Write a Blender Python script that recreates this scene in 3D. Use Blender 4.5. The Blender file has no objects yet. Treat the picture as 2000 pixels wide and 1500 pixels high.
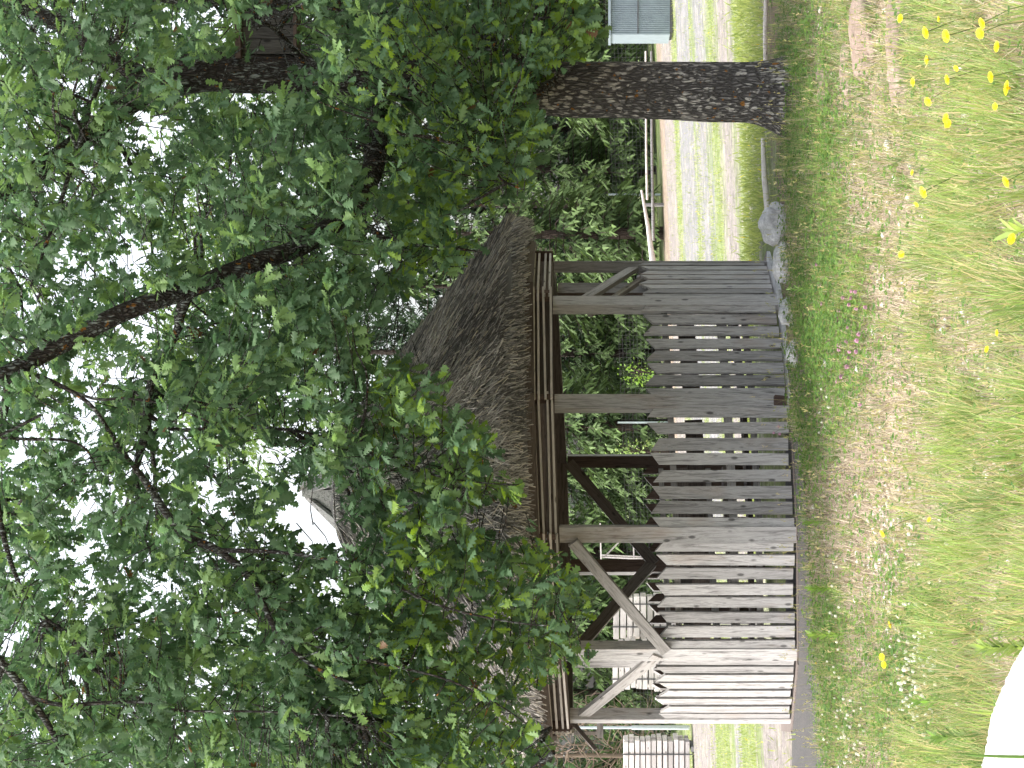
import bpy, math, random
import numpy as np
from mathutils import Vector, Matrix, noise
random.seed(7); rng = np.random.default_rng(7)
R_ = math.radians
sc = bpy.context.scene
COL = sc.collection
F = 3978.0; V0 = 1186.0; CH = 1.66; SL = 0.04        # lens (px), horizon row, eye height, fall of the ground to the left

def P(x, y, D):
    return Vector(((750 - y) / F * D, D, CH + (V0 - x) / F * D))
def gz(X, Y=0):
    return SL * max(-40.0, min(40.0, X))
def G(x, y, h=0.0):
    """ground point seen at photo position x,y (for a thing h above the ground)"""
    D = F * (CH - h) / (x - V0 + SL * (750 - y))
    X = (750 - y) / F * D
    return Vector((X, D, gz(X)))

# ------------------------------------------------------------------ materials
def new_mat(name):
    m = bpy.data.materials.new(name); m.use_nodes = True
    nt = m.node_tree; nt.nodes.clear()
    out = nt.nodes.new('ShaderNodeOutputMaterial')
    b = nt.nodes.new('ShaderNodeBsdfPrincipled'); b.inputs['Roughness'].default_value = 0.85
    b.inputs['Specular IOR Level'].default_value = 0.2
    nt.links.new(b.outputs[0], out.inputs[0])
    return m, nt, b, out
def N(nt, t, **k):
    n = nt.nodes.new(t)
    for a, v in k.items():
        if a.startswith('i_'):
            key = a[2:]
            key = int(key) if key.isdigit() else key.replace('_', ' ')
            n.inputs[key].default_value = v
        else: setattr(n, a, v)
    return n
def L(nt, a, b): nt.links.new(a, b)
def ramp(nt, fac, stops, interp='LINEAR'):
    r = N(nt, 'ShaderNodeValToRGB'); r.color_ramp.interpolation = interp
    e = r.color_ramp.elements
    while len(e) > 1: e.remove(e[-1])
    e[0].position = stops[0][0]; e[0].color = (*stops[0][1], 1)
    for p, c in stops[1:]:
        q = e.new(p); q.color = (*c, 1)
    if fac is not None: L(nt, fac, r.inputs[0])
    return r
def g3(v): return (v, v, v)
def mapping(nt, src, scale, loc=None):
    m = N(nt, 'ShaderNodeMapping'); m.inputs['Scale'].default_value = scale
    L(nt, src, m.inputs[0])
    if loc is not None: L(nt, loc, m.inputs['Location'])
    return m.outputs[0]
def noise_tex(nt, vec, scale, detail=4, rough=.6, dist=0):
    n = N(nt, 'ShaderNodeTexNoise'); n.inputs['Scale'].default_value = scale
    n.inputs['Detail'].default_value = detail; n.inputs['Roughness'].default_value = rough
    n.inputs['Distortion'].default_value = dist
    L(nt, vec, n.inputs['Vector']); return n
def mixc(nt, fac, a, b, mode='MIX'):
    m = N(nt, 'ShaderNodeMix', data_type='RGBA', blend_type=mode)
    for s, v in ((m.inputs[0], fac), (m.inputs[6], a), (m.inputs[7], b)):
        if hasattr(v, 'is_linked') or hasattr(v, 'links'): L(nt, v, s)
        elif isinstance(v, (int, float)): s.default_value = v
        else: s.default_value = (*v, 1)
    return m.outputs[2]
def bump(nt, b, h, strength=.5, dist=.01):
    n = N(nt, 'ShaderNodeBump'); n.inputs['Strength'].default_value = strength; n.inputs['Distance'].default_value = dist
    L(nt, h, n.inputs['Height']); L(nt, n.outputs[0], b.inputs['Normal'])

def wood(name, dark, mid, light, warm=None, along=2):
    """weathered timber, grain along the local axis 'along'"""
    m, nt, b, out = new_mat(name)
    tc = N(nt, 'ShaderNodeTexCoord'); oi = N(nt, 'ShaderNodeObjectInfo')
    mul = N(nt, 'ShaderNodeMath', operation='MULTIPLY'); mul.inputs[1].default_value = 37.0
    L(nt, oi.outputs['Random'], mul.inputs[0])
    comb = N(nt, 'ShaderNodeCombineXYZ')
    for i in range(3): L(nt, mul.outputs[0], comb.inputs[i])
    s = [22, 22, 22]; s[along] = 1.6
    v = mapping(nt, tc.outputs['Object'], s, comb.outputs[0])
    n1 = noise_tex(nt, v, 1.6, 6, .7, 1.2)
    c = ramp(nt, n1.outputs[0], [(.28, dark), (.42, mid), (.55, light), (.63, mid), (.74, light)]).outputs[0]
    s2 = [3, 3, 3]; s2[along] = 1.2
    n2 = noise_tex(nt, mapping(nt, tc.outputs['Object'], s2, comb.outputs[0]), 1.5, 3, .5)
    if warm: c = mixc(nt, ramp(nt, n2.outputs[0], [(.58, g3(0)), (.75, g3(.4))]).outputs[0], c, warm)
    # knots
    s3 = [9, 9, 9]; s3[along] = 4
    vo = N(nt, 'ShaderNodeTexVoronoi'); vo.inputs['Scale'].default_value = 1.0
    L(nt, mapping(nt, tc.outputs['Object'], s3, comb.outputs[0]), vo.inputs['Vector'])
    c = mixc(nt, ramp(nt, vo.outputs['Distance'], [(.09, g3(.75)), (.16, g3(0))]).outputs[0], c, [q * .45 for q in dark])
    r2 = ramp(nt, oi.outputs['Random'], [(0, g3(.68)), (.35, g3(.92)), (.7, g3(1.06)), (1, g3(1.2))]).outputs[0]
    c = mixc(nt, 1.0, c, r2, 'MULTIPLY')
    L(nt, c, b.inputs['Base Color']); bump(nt, b, n1.outputs[0], .6, .006)
    return m
M = {}
M['grey'] = wood('weathered_wood', (.088, .083, .080), (.275, .264, .254), (.45, .435, .42), (.30, .22, .16))
M['greyx'] = wood('weathered_rail', (.11, .102, .096), (.25, .235, .22), (.38, .36, .34), (.30, .22, .15), along=0)
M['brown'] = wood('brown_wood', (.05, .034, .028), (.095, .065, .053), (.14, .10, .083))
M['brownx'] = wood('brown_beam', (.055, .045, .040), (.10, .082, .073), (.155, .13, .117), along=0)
M['batten'] = wood('pale_batten', (.26, .235, .21), (.48, .44, .40), (.60, .56, .52), along=0)
M['pale'] = wood('pale_lumber', (.30, .26, .24), (.55, .50, .47), (.70, .66, .62), (.5, .45, .36), along=0)
M['cap'] = wood('cap_boards', (.05, .048, .046), (.20, .195, .19), (.40, .39, .38))
M['nest'] = wood('nest_box_wood', (.03, .028, .026), (.085, .078, .073), (.15, .14, .132))

def mat_leaf(name, trans=.35, rough=.45, spec=.35, gain=1.0):
    m, nt, b, out = new_mat(name)
    a = N(nt, 'ShaderNodeAttribute', attribute_name='Col')
    L(nt, a.outputs['Color'], b.inputs['Base Color'])
    b.inputs['Roughness'].default_value = rough; b.inputs['Specular IOR Level'].default_value = spec
    t = N(nt, 'ShaderNodeBsdfTranslucent')
    hs = N(nt, 'ShaderNodeHueSaturation'); hs.inputs['Saturation'].default_value = 1.15; hs.inputs['Value'].default_value = 1.6 * gain; hs.inputs['Hue'].default_value = .492
    L(nt, a.outputs['Color'], hs.inputs['Color']); L(nt, hs.outputs[0], t.inputs['Color'])
    mx = N(nt, 'ShaderNodeMixShader'); mx.inputs[0].default_value = trans
    L(nt, b.outputs[0], mx.inputs[1]); L(nt, t.outputs[0], mx.inputs[2]); L(nt, mx.outputs[0], out.inputs[0])
    return m
M['leaf'] = mat_leaf('oak_leaves', .42, .5, .25)
M['needle'] = mat_leaf('conifer_needles', .2, .6, .2)
M['grass'] = mat_leaf('grass_blades', .42, .6, .2)
M['strand'] = mat_leaf('dry_straw', .05, .9, .1)
def mat_col(name, rough=.9):
    m, nt, b, out = new_mat(name)
    a = N(nt, 'ShaderNodeAttribute', attribute_name='Col'); L(nt, a.outputs['Color'], b.inputs['Base Color'])
    b.inputs['Roughness'].default_value = rough; return m
M['thatch_straw'] = mat_col('thatch_straw'); M['petal'] = mat_col('petals', .7)

def mat_bark(name, base1, base2, lich, lamt, orange=.0, sc_=1.0, spots=False):
    m, nt, b, out = new_mat(name)
    tc = N(nt, 'ShaderNodeTexCoord').outputs['Object']
    n0 = noise_tex(nt, tc, 3 * sc_, 3)
    v = mapping(nt, tc, (1, 1, .26))
    vv = N(nt, 'ShaderNodeVectorMath', operation='ADD'); L(nt, v, vv.inputs[0])
    ns = noise_tex(nt, v, 9 * sc_, 4); sc2 = N(nt, 'ShaderNodeVectorMath', operation='SCALE'); sc2.inputs['Scale'].default_value = .07
    L(nt, ns.outputs['Color'], sc2.inputs[0]); L(nt, sc2.outputs[0], vv.inputs[1])
    vo = N(nt, 'ShaderNodeTexVoronoi', feature='DISTANCE_TO_EDGE'); vo.inputs['Scale'].default_value = 30 * sc_
    L(nt, vv.outputs[0], vo.inputs['Vector'])
    ridge = ramp(nt, vo.outputs['Distance'], [(.02, g3(0)), (.3, g3(1))]).outputs[0]
    n2 = noise_tex(nt, v, 40 * sc_, 5, .7)
    c = mixc(nt, ridge, base1, base2)
    c = mixc(nt, ramp(nt, n2.outputs[0], [(.35, g3(.6)), (.7, g3(0))]).outputs[0], c, base1)
    # lichen sits on the ridges
    n3 = noise_tex(nt, mapping(nt, tc, (1, 1, .55)), 20 * sc_, 3, .55, .6)
    n4 = noise_tex(nt, tc, 2.3, 2)
    add = N(nt, 'ShaderNodeMath', operation='MULTIPLY_ADD'); add.inputs[1].default_value = .55; L(nt, n4.outputs[0], add.inputs[0]); L(nt, n3.outputs[0], add.inputs[2])
    sub = N(nt, 'ShaderNodeMath', operation='MULTIPLY'); L(nt, ramp(nt, add.outputs[0], [(.86 - lamt, g3(0)), (.9 - lamt, g3(.9))]).outputs[0], sub.inputs[0]); L(nt, ridge, sub.inputs[1])
    c = mixc(nt, sub.outputs[0], c, lich)
    if spots:
        vs_ = N(nt, 'ShaderNodeTexVoronoi'); vs_.inputs['Scale'].default_value = 24
        mm = N(nt, 'ShaderNodeVectorMath', operation='ADD'); L(nt, mapping(nt, tc, (1, 1, .5)), mm.inputs[0]); L(nt, sc2.outputs[0], mm.inputs[1]); L(nt, mm.outputs[0], vs_.inputs['Vector'])
        sp = N(nt, 'ShaderNodeSeparateColor'); L(nt, vs_.outputs['Color'], sp.inputs[0])
        gate = N(nt, 'ShaderNodeMath', operation='MULTIPLY_ADD'); gate.inputs[1].default_value = 1.3; L(nt, n4.outputs[0], gate.inputs[0]); L(nt, sp.outputs[0], gate.inputs[2])
        g1 = ramp(nt, gate.outputs[0], [(1.0 / 1, g3(0)), (1.0, g3(1))])
        th = N(nt, 'ShaderNodeMath', operation='GREATER_THAN'); th.inputs[1].default_value = 1.12; L(nt, gate.outputs[0], th.inputs[0])
        r3 = ramp(nt, vs_.outputs['Distance'], [(.30, g3(.92)), (.40, g3(0))]).outputs[0]
        ms = N(nt, 'ShaderNodeMath', operation='MULTIPLY'); L(nt, th.outputs[0], ms.inputs[0]); L(nt, r3, ms.inputs[1])
        c = mixc(nt, ms.outputs[0], c, lich)
    if orange:
        n5 = noise_tex(nt, tc, 17, 2, .5)
        c = mixc(nt, ramp(nt, n5.outputs[0], [(.70 - orange * .1, g3(0)), (.73 - orange * .1, g3(.9))]).outputs[0], c, (.34, .15, .03))
    L(nt, c, b.inputs['Base Color']); bump(nt, b, ridge, 1.0, .03)
    return m
M['bark'] = mat_bark('oak_bark', (.062, .057, .053), (.235, .22, .208), (.52, .49, .44), .03, .35, 1.25, True)
M['bark_up'] = mat_bark('limb_bark', (.035, .029, .026), (.115, .10, .09), (.30, .33, .31), .09, .3, 1.3)
M['bark_far'] = mat_bark('far_bark', (.04, .03, .025), (.10, .075, .06), (.15, .14, .12), 0, 0, .6)

def mat_stone(name, c1, c2, sc_=8, spots=None):
    m, nt, b, out = new_mat(name)
    tc = N(nt, 'ShaderNodeTexCoord').outputs['Object']
    n = noise_tex(nt, tc, sc_, 6, .65); n2 = noise_tex(nt, tc, sc_ * 9, 4, .7)
    c = ramp(nt, n.outputs[0], [(.3, c1), (.65, c2)]).outputs[0]
    c = mixc(nt, ramp(nt, n2.outputs[0], [(.4, g3(.5)), (.6, g3(0))]).outputs[0], c, [q * .6 for q in c1])
    if spots:
        n3 = noise_tex(nt, tc, sc_ * 4, 3, .6)
        c = mixc(nt, ramp(nt, n3.outputs[0], [(.56, g3(0)), (.62, g3(.8))]).outputs[0], c, spots)
    L(nt, c, b.inputs['Base Color']); bump(nt, b, n2.outputs[0], .5, .01); return m
M['stone'] = mat_stone('grey_boulder', (.38, .38, .385), (.62, .62, .62), 5, (.6, .6, .59))
M['redstone'] = mat_stone('brown_stone', (.17, .125, .10), (.29, .225, .18), 6)
M['white'] = mat_stone('white_stone', (.46, .455, .44), (.62, .61, .60), 9, (.70, .69, .68))
M['pebble'] = mat_stone('pebbles', (.45, .41, .37), (.75, .71, .66), 10)

def mat_metal(name, c, rough=.45, metal=.6):
    m, nt, b, out = new_mat(name)
    tc = N(nt, 'ShaderNodeTexCoord').outputs['Object']
    n = noise_tex(nt, tc, 6, 4); L(nt, ramp(nt, n.outputs[0], [(.3, [q * .8 for q in c]), (.7, c)]).outputs[0], b.inputs['Base Color'])
    b.inputs['Roughness'].default_value = rough; b.inputs['Metallic'].default_value = metal; return m
M['zinc'] = mat_metal('galvanised_sheet', (.30, .355, .385), .5, .3)
M['steel'] = mat_metal('galvanised_post', (.55, .62, .64), .5, .3)
M['wire'] = mat_metal('dark_wire', (.10, .10, .10), .6, .2)

# ------------------------------------------------------------------ object helpers
def link(o, parent=None):
    COL.objects.link(o)
    if parent is not None: o.parent = parent
    return o
def tag(o, label=None, cat=None, group=None, kind=None):
    if label: o['label'] = label
    if cat: o['category'] = cat
    if group: o['group'] = group
    if kind: o['kind'] = kind
    return o
def empty(name, loc, label=None, cat=None, group=None, rz=0):
    o = bpy.data.objects.new(name, None); o.location = loc; o.rotation_euler = (0, 0, rz); link(o)
    o.empty_display_size = .1
    return tag(o, label, cat, group)
class MB:
    def __init__(s): s.v = []; s.f = []; s.mi = []; s.sm = []
    def add(s, vs, fs, mi=0, smooth=False):
        k = len(s.v); s.v += [tuple(q) for q in vs]
        for i, f in enumerate(fs):
            s.f.append([k + j for j in f]); s.mi.append(mi[i] if isinstance(mi, (list, tuple)) else mi); s.sm.append(smooth)
    def box(s, c, size, rot=None, mi=0, jit=0):
        a, b, d = [q / 2 for q in size]
        vs = [Vector((x * a, y * b, z * d)) for x in (-1, 1) for y in (-1, 1) for z in (-1, 1)]
        if jit: vs = [q + Vector([random.uniform(-jit, jit) for _ in range(3)]) for q in vs]
        if rot is not None: vs = [rot @ q for q in vs]
        vs = [q + Vector(c) for q in vs]
        s.add(vs, [(0, 1, 3, 2), (4, 6, 7, 5), (0, 4, 5, 1), (2, 3, 7, 6), (0, 2, 6, 4), (1, 5, 7, 3)], mi)  # -x,+x,-y,+y,-z,+z
    def bar(s, p, q, w, h, mi=0, up=(0, 0, 1)):
        p = Vector(p); q = Vector(q); d = (q - p); l = d.length; d.normalize()
        y = Vector(up).cross(d)
        if y.length < 1e-4: y = Vector((0, 1, 0)).cross(d)
        y.normalize(); z = d.cross(y)
        m = Matrix((d, y, z)).transposed()
        s.box((p + q) / 2, (l, w, h), m, mi)
    def tube(s, pts, rad, seg=8, mi=0, wob=0, cap=True, smooth=True):
        n = len(pts); pts = [Vector(p) for p in pts]
        k = len(s.v); up = Vector((0, 1, 0)) if abs((pts[-1] - pts[0]).normalized().y) < .8 else Vector((0, 0, 1))
        vs = []
        for i, p in enumerate(pts):
            d = (pts[min(i + 1, n - 1)] - pts[max(i - 1, 0)]).normalized()
            a = d.cross(up).normalized(); b = d.cross(a)
            for j in range(seg):
                t = 2 * math.pi * j / seg
                r = rad[i]
                if wob: r *= 1 + wob * noise.noise(Vector((math.cos(t) * 2, math.sin(t) * 2, i * .35)) + Vector((rad[0] * 100, 0, 0)))
                vs.append(p + (a * math.cos(t) + b * math.sin(t)) * r)
        fs = [(i * seg + j, i * seg + (j + 1) % seg, (i + 1) * seg + (j + 1) % seg, (i + 1) * seg + j) for i in range(n - 1) for j in range(seg)]
        s.add(vs, fs, mi, smooth)
        if cap: s.add(vs[:seg], [tuple(range(seg))], mi); s.add(vs[-seg:], [tuple(range(seg))], mi)
    def build(s, name, mats, parent=None, loc=None):
        me = bpy.data.meshes.new(name); me.from_pydata(s.v, [], s.f)
        if not isinstance(mats, (list, tuple)): mats = [mats]
        for m in mats: me.materials.append(m)
        me.polygons.foreach_set('material_index', s.mi); me.polygons.foreach_set('use_smooth', s.sm)
        me.update()
        o = bpy.data.objects.new(name, me); link(o, parent)
        if loc is not None: o.location = loc
        return o
def np_mesh(name, V, faces, mat, col=None, parent=None, smooth=False):
    """V (n,3); faces: list of int arrays (k, m)"""
    me = bpy.data.meshes.new(name)
    me.vertices.add(len(V)); me.vertices.foreach_set('co', np.ascontiguousarray(V, dtype=np.float32).ravel())
    li = np.concatenate([f.ravel() for f in faces]).astype(np.int32)
    sizes = np.concatenate([np.full(len(f), f.shape[1]) for f in faces])
    st = np.concatenate([[0], np.cumsum(sizes)[:-1]]).astype(np.int32)
    me.loops.add(len(li)); me.loops.foreach_set('vertex_index', li)
    me.polygons.add(len(sizes)); me.polygons.foreach_set('loop_start', st)
    me.update(calc_edges=True)
    if smooth: me.polygons.foreach_set('use_smooth', np.ones(len(sizes), bool))
    if col is not None:
        a = me.color_attributes.new('Col', 'FLOAT_COLOR', 'POINT')
        rgba = np.ones((len(V), 4), np.float32); rgba[:, :3] = col
        a.data.foreach_set('color', rgba.ravel())
    me.materials.append(mat)
    o = bpy.data.objects.new(name, me); link(o, parent); return o
def scatter(tV, tF, pos, X, Y, Z, scale, col, tcol=None):
    """copies of template at pos with axes X,Y,Z (n,3), scale (n,) or (n,3)"""
    n = len(pos); m = len(tV); scale = np.asarray(scale)
    if scale.ndim == 1: scale = np.repeat(scale[:, None], 3, 1)
    V = (tV[None, :, 0, None] * (X * scale[:, :1])[:, None, :] + tV[None, :, 1, None] * (Y * scale[:, 1:2])[:, None, :]
         + tV[None, :, 2, None] * (Z * scale[:, 2:3])[:, None, :]) + pos[:, None, :]
    off = (np.arange(n) * m)[:, None, None]
    Fs = [(f[None] + off).reshape(-1, f.shape[1]) for f in tF]
    C = np.repeat(col[:, None, :], m, 1)
    if tcol is not None: C = C * tcol[None, :, None]
    return V.reshape(-1, 3), Fs, C.reshape(-1, 3)
def unit(a): return a / np.maximum(np.linalg.norm(a, axis=-1, keepdims=True), 1e-9)
def frames(d, up):
    """Y along d, Z near up"""
    Y = unit(d); X = unit(np.cross(Y, up)); Z = np.cross(X, Y); return X, Y, Z
def merge(parts):
    Vs = []; Fd = {}; Cs = []; k = 0
    for V, Fs, C in parts:
        Vs.append(V); Cs.append(C)
        for f in Fs: Fd.setdefault(f.shape[1], []).append(f + k)
        k += len(V)
    return np.concatenate(Vs), [np.concatenate(v) for v in Fd.values()], np.concatenate(Cs)

# oak leaf: lobed outline, along +Y, folded a little along the rib
_o = [(.012, 0), (.035, .10), (.16, .21), (.065, .28), (.26, .42), (.10, .49), (.33, .65), (.13, .71), (.25, .86), (.08, .92)]
lv = []; lf = []
for (x, y) in _o: lv += [(-x, y, -abs(x) * .35 - .22 * y * y), (0, y, -.22 * y * y), (x, y, -abs(x) * .35 - .22 * y * y)]
lv.append((0, 1.0, -.22))
lv = np.array(lv, float); lq = []
for i in range(len(_o) - 1):
    a = 3 * i; lq += [(a, a + 1, a + 4, a + 3), (a + 1, a + 2, a + 5, a + 4)]
a = 3 * (len(_o) - 1); lt = [(a, a + 1, len(lv) - 1), (a + 1, a + 2, len(lv) - 1)]
LEAF = (lv, [np.array(lq), np.array(lt)])
SLEAF = (np.array([(0, 0, 0), (-.3, .45, -.05), (0, 1, -.1), (.3, .45, -.05)], float), [np.array([(0, 1, 2, 3)])])
_fr = []
for i in range(6):
    y = i / 6; w = .26 * (1 - y * .75)
    _fr += [(w, y + .12, -.1 * y), (w * .35, y + .17, -.1 * y)]
_fr = [(.03, 0, 0)] + _fr + [(0, 1.12, -.15)] + [(-x, y, z) for (x, y, z) in reversed(_fr)] + [(-.03, 0, 0)]
FROND = (np.array(_fr, float), [np.arange(len(_fr))[None, :]])

# ------------------------------------------------------------------ world, sun, camera
w = bpy.data.worlds.new('World'); sc.world = w; w.use_nodes = True
nt = w.node_tree; bg = nt.nodes['Background']
sky = nt.nodes.new('ShaderNodeTexSky'); sky.sky_type = 'NISHITA'; sky.sun_disc = False
SUN_EL, SUN_AZ = 58, -98          # azimuth measured from +Y (away from the camera), negative to the left
sky.sun_elevation = R_(SUN_EL); sky.sun_rotation = R_(SUN_AZ)
sky.dust_density = 6.0; sky.air_density = 1.0; sky.ozone_density = .5
hs = nt.nodes.new('ShaderNodeHueSaturation'); hs.inputs['Saturation'].default_value = .38
nt.links.new(sky.outputs[0], hs.inputs['Color']); nt.links.new(hs.outputs[0], bg.inputs[0]); bg.inputs[1].default_value = .15
sun = bpy.data.lights.new('sun', 'SUN'); sun.energy = .66; sun.angle = R_(28); sun.color = (1, .96, .9)
so = bpy.data.objects.new('sun', sun); link(so)
az = R_(SUN_AZ); el = R_(SUN_EL)
d = Vector((math.sin(az) * math.cos(el), math.cos(az) * math.cos(el), math.sin(el)))
so.rotation_euler = d.to_track_quat('Z', 'Y').to_euler(); so.location = (0, 10, 20)
cam = bpy.data.cameras.new('camera'); co = bpy.data.objects.new('camera', cam); link(co); sc.camera = co
cam.sensor_width = 36; cam.lens = F / 2000 * 36; cam.shift_x = -(V0 - 1000) / 2000; cam.clip_end = 3000; cam.clip_start = .5
m3 = Matrix(((0, 1, 0), (0, 0, -1), (-1, 0, 0)))   # columns: image-right = down, image-up = world right, back = -Y
co.matrix_world = Matrix.Translation((0, 0, CH)) @ m3.to_4x4()
sc.view_settings.view_transform = 'Standard'; sc.view_settings.look = 'None'
sc.view_settings.exposure = 1.97; sc.view_settings.gamma = 1
cy = sc.cycles; cy.max_bounces = 6; cy.diffuse_bounces = 3; cy.glossy_bounces = 2; cy.transmission_bounces = 3; cy.transparent_max_bounces = 4
sc.render.resolution_x = 1024; sc.render.resolution_y = 768
# ------------------------------------------------------------------ ground
def ground():
    xs = np.unique(np.concatenate([np.linspace(-700, -60, 9), np.linspace(-60, -12, 13), np.linspace(-12, 12, 81), np.linspace(12, 60, 13), np.linspace(60, 700, 9)]))
    ys = np.unique(np.concatenate([np.linspace(-60, 4, 9), np.linspace(4, 30, 105), np.linspace(30, 70, 41), np.linspace(70, 1200, 12)]))
    V = []; 
    for y in ys:
        for x in xs:
            n = 0
            if 4 < y < 16.5: n = .035 * noise.noise(Vector((x * .9, y * .9, 0))) + .012 * noise.noise(Vector((x * 4, y * 4, 3)))
            V.append((x, y, gz(x) + n - (.0 if y < 200 else (y - 200) * .002)))
    nx = len(xs); Fq = [(j * nx + i, j * nx + i + 1, (j + 1) * nx + i + 1, (j + 1) * nx + i) for j in range(len(ys) - 1) for i in range(nx - 1)]
    m, nt, b, out = new_mat('yard_ground')
    pos = N(nt, 'ShaderNodeNewGeometry').outputs['Position']
    sep = N(nt, 'ShaderNodeSeparateXYZ'); L(nt, pos, sep.inputs[0])
    nA = noise_tex(nt, mapping(nt, pos, (.55, 1, 1)), .8, 8, .8)
    ad = N(nt, 'ShaderNodeMath', operation='MULTIPLY_ADD'); ad.inputs[1].default_value = 8.0; L(nt, nA.outputs[0], ad.inputs[0]); L(nt, sep.outputs[1], ad.inputs[2])
    sb = N(nt, 'ShaderNodeMath', operation='SUBTRACT'); sb.inputs[1].default_value = 4.0; L(nt, ad.outputs[0], sb.inputs[0])
    dv = N(nt, 'ShaderNodeMath', operation='DIVIDE'); dv.inputs[1].default_value = 80; L(nt, sb.outputs[0], dv.inputs[0])
    s = lambda y: y / 80
    straw = (.30, .245, .165); soil = (.17, .125, .085); grav = (.225, .20, .19); grav2 = (.20, .197, .20); gr = (.17, .21, .08); gr2 = (.12, .17, .05); red = (.25, .19, .145)
    def bands(lst):
        st = []
        for i, (y0, y1, c) in enumerate(lst):
            st += [(s(y0 + .3), c), (s(y1 - .3), c)]
        return ramp(nt, dv.outputs[0], st).outputs[0]
    right = bands([(0, 12.8, straw), (12.8, 19.3, soil), (19.3, 24.6, gr), (24.6, 27.4, grav), (27.4, 30, gr), (30, 34, grav2), (34, 35, gr), (35, 41, grav2), (41, 43.6, gr), (43.6, 50, grav), (50, 54, red), (54, 80, gr2)])
    left = bands([(0, 16, straw), (16, 19.3, straw), (19.3, 24.4, grav), (24.4, 28.5, gr), (28.5, 30, grav2), (30, 36, gr), (36, 47.5, grav), (47.5, 53, gr), (53, 80, gr2)])
    nx2 = noise_tex(nt, pos, 1.2, 3)
    ax = N(nt, 'ShaderNodeMath', operation='ADD'); L(nt, sep.outputs[0], ax.inputs[0]); L(nt, nx2.outputs[0], ax.inputs[1])
    lf_ = ramp(nt, ax.outputs[0], [(0, g3(0)), (1, g3(1))])
    mr = N(nt, 'ShaderNodeMapRange'); mr.inputs[1].default_value = -2.8; mr.inputs[2].default_value = -1.6; L(nt, ax.outputs[0], mr.inputs[0])
    c = mixc(nt, mr.outputs[0], left, right)
    # patchy colour inside every zone
    n2 = noise_tex(nt, pos, 5, 6, .7); n3 = noise_tex(nt, pos, 38, 4, .75); n4 = noise_tex(nt, mapping(nt, pos, (.6, 1, 1)), 2.1, 5, .7)
    c = mixc(nt, ramp(nt, n4.outputs[0], [(.50, g3(0)), (.62, g3(.65))]).outputs[0], c, (.36, .32, .275))
    c = mixc(nt, ramp(nt, n2.outputs[0], [(.53, g3(0)), (.62, g3(.6))]).outputs[0], c, (.14, .17, .05))
    n9 = noise_tex(nt, mapping(nt, pos, (.6, .35, 1)), 9, 4, .75)
    c = mixc(nt, 1.0, c, ramp(nt, n9.outputs[0], [(.35, g3(.7)), (.5, g3(1)), (.65, g3(1.25))]).outputs[0], 'MULTIPLY')
    c = mixc(nt, 1.0, c, ramp(nt, n3.outputs[0], [(.3, g3(.45)), (.5, g3(.95)), (.7, g3(1.4))]).outputs[0], 'MULTIPLY')
    L(nt, c, b.inputs['Base Color']); b.inputs['Roughness'].default_value = .95
    bump(nt, b, n3.outputs[0], .8, .03)
    o = np_mesh('ground', np.array(V), [np.array(Fq)], m, smooth=True); tag(o, kind='structure')
    # fine dark grit path running from the left to the foot of the pavilion
    m2, nt, b, out = new_mat('dark_grit')
    pos = N(nt, 'ShaderNodeNewGeometry').outputs['Position']
    n1 = noise_tex(nt, pos, 60, 4, .7); n2 = noise_tex(nt, pos, 3, 4)
    c = ramp(nt, n1.outputs[0], [(.35, (.03, .03, .03)), (.52, (.068, .066, .066)), (.7, (.14, .135, .13))]).outputs[0]
    c = mixc(nt, ramp(nt, n2.outputs[0], [(.4, g3(.3)), (.7, g3(0))]).outputs[0], c, (.10, .092, .085))
    L(nt, c, b.inputs['Base Color']); bump(nt, b, n1.outputs[0], .6, .01)
    edge_n = [(1580, 690), (1583, 800), (1575, 900), (1582, 1000), (1585, 1090), (1592, 1170), (1598, 1240), (1606, 1300), (1612, 1370), (1616, 1440), (1622, 1520), (1630, 1640), (1640, 1800)]
    mb = MB(); vs = []
    for i, (x, y) in enumerate(edge_n):
        p = G(x + 4 * noise.noise(Vector((i * .7, 0, 0))), y)
        q = G(1540 if y < 1420 else 1552, y)
        vs.append(Vector((p.x, p.y, gz(p.x) + .028)))
        vs.append(Vector((q.x, q.y, gz(q.x) + .028)))
    mb.add(vs, [(2 * i, 2 * i + 1, 2 * i + 3, 2 * i + 2) for i in range(len(edge_n) - 1)])
    o = mb.build('path', m2); tag(o, kind='structure')
ground()

# ------------------------------------------------------------------ pavilion
DC, RP = 20.4, 2.27
XC = -214 / F * DC
def ring(th, r, h=0.0):
    t = R_(th); X = XC + r * math.sin(t)
    return Vector((X, DC - r * math.cos(t), gz(X) + h))
pav = empty('pavilion', (XC, DC, gz(XC)), 'round weathered wooden pavilion with thatched cone roof and picket walls', 'pavilion')
inv = Matrix.Translation(-pav.location)
def pbuild(mb, name, mats, label=None, parent=None, org=None):
    """mesh given in world coordinates; origin moved to org so grain is local"""
    org = Vector(org) if org is not None else Vector(pav.location)
    mb.v = [tuple(Vector(q) - org) for q in mb.v]
    o = mb.build(name, mats, parent or pav); base = Vector(pav.location) if parent is None else parent['_o'] if '_o' in parent else Vector(pav.location)
    o.location = org - Vector(base)
    if label: o['label'] = label
    return o
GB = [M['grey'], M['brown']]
def oriented_box(mb, c, size, th, mats6, jit=0):
    """box with local +y facing the middle of the ring (inside), local x along the side"""
    t = R_(th); ex = Vector((math.cos(t), math.sin(t), 0)); ey = Vector((-math.sin(t), math.cos(t), 0))
    mb.box(c, size, Matrix((ex, ey, Vector((0, 0, 1)))).transposed(), mats6, jit)
PK = [-6 + 30 * k for k in range(12)]
open_posts = {144}
post_mats = [0, 0, 0, 1, 0, 0]
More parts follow.
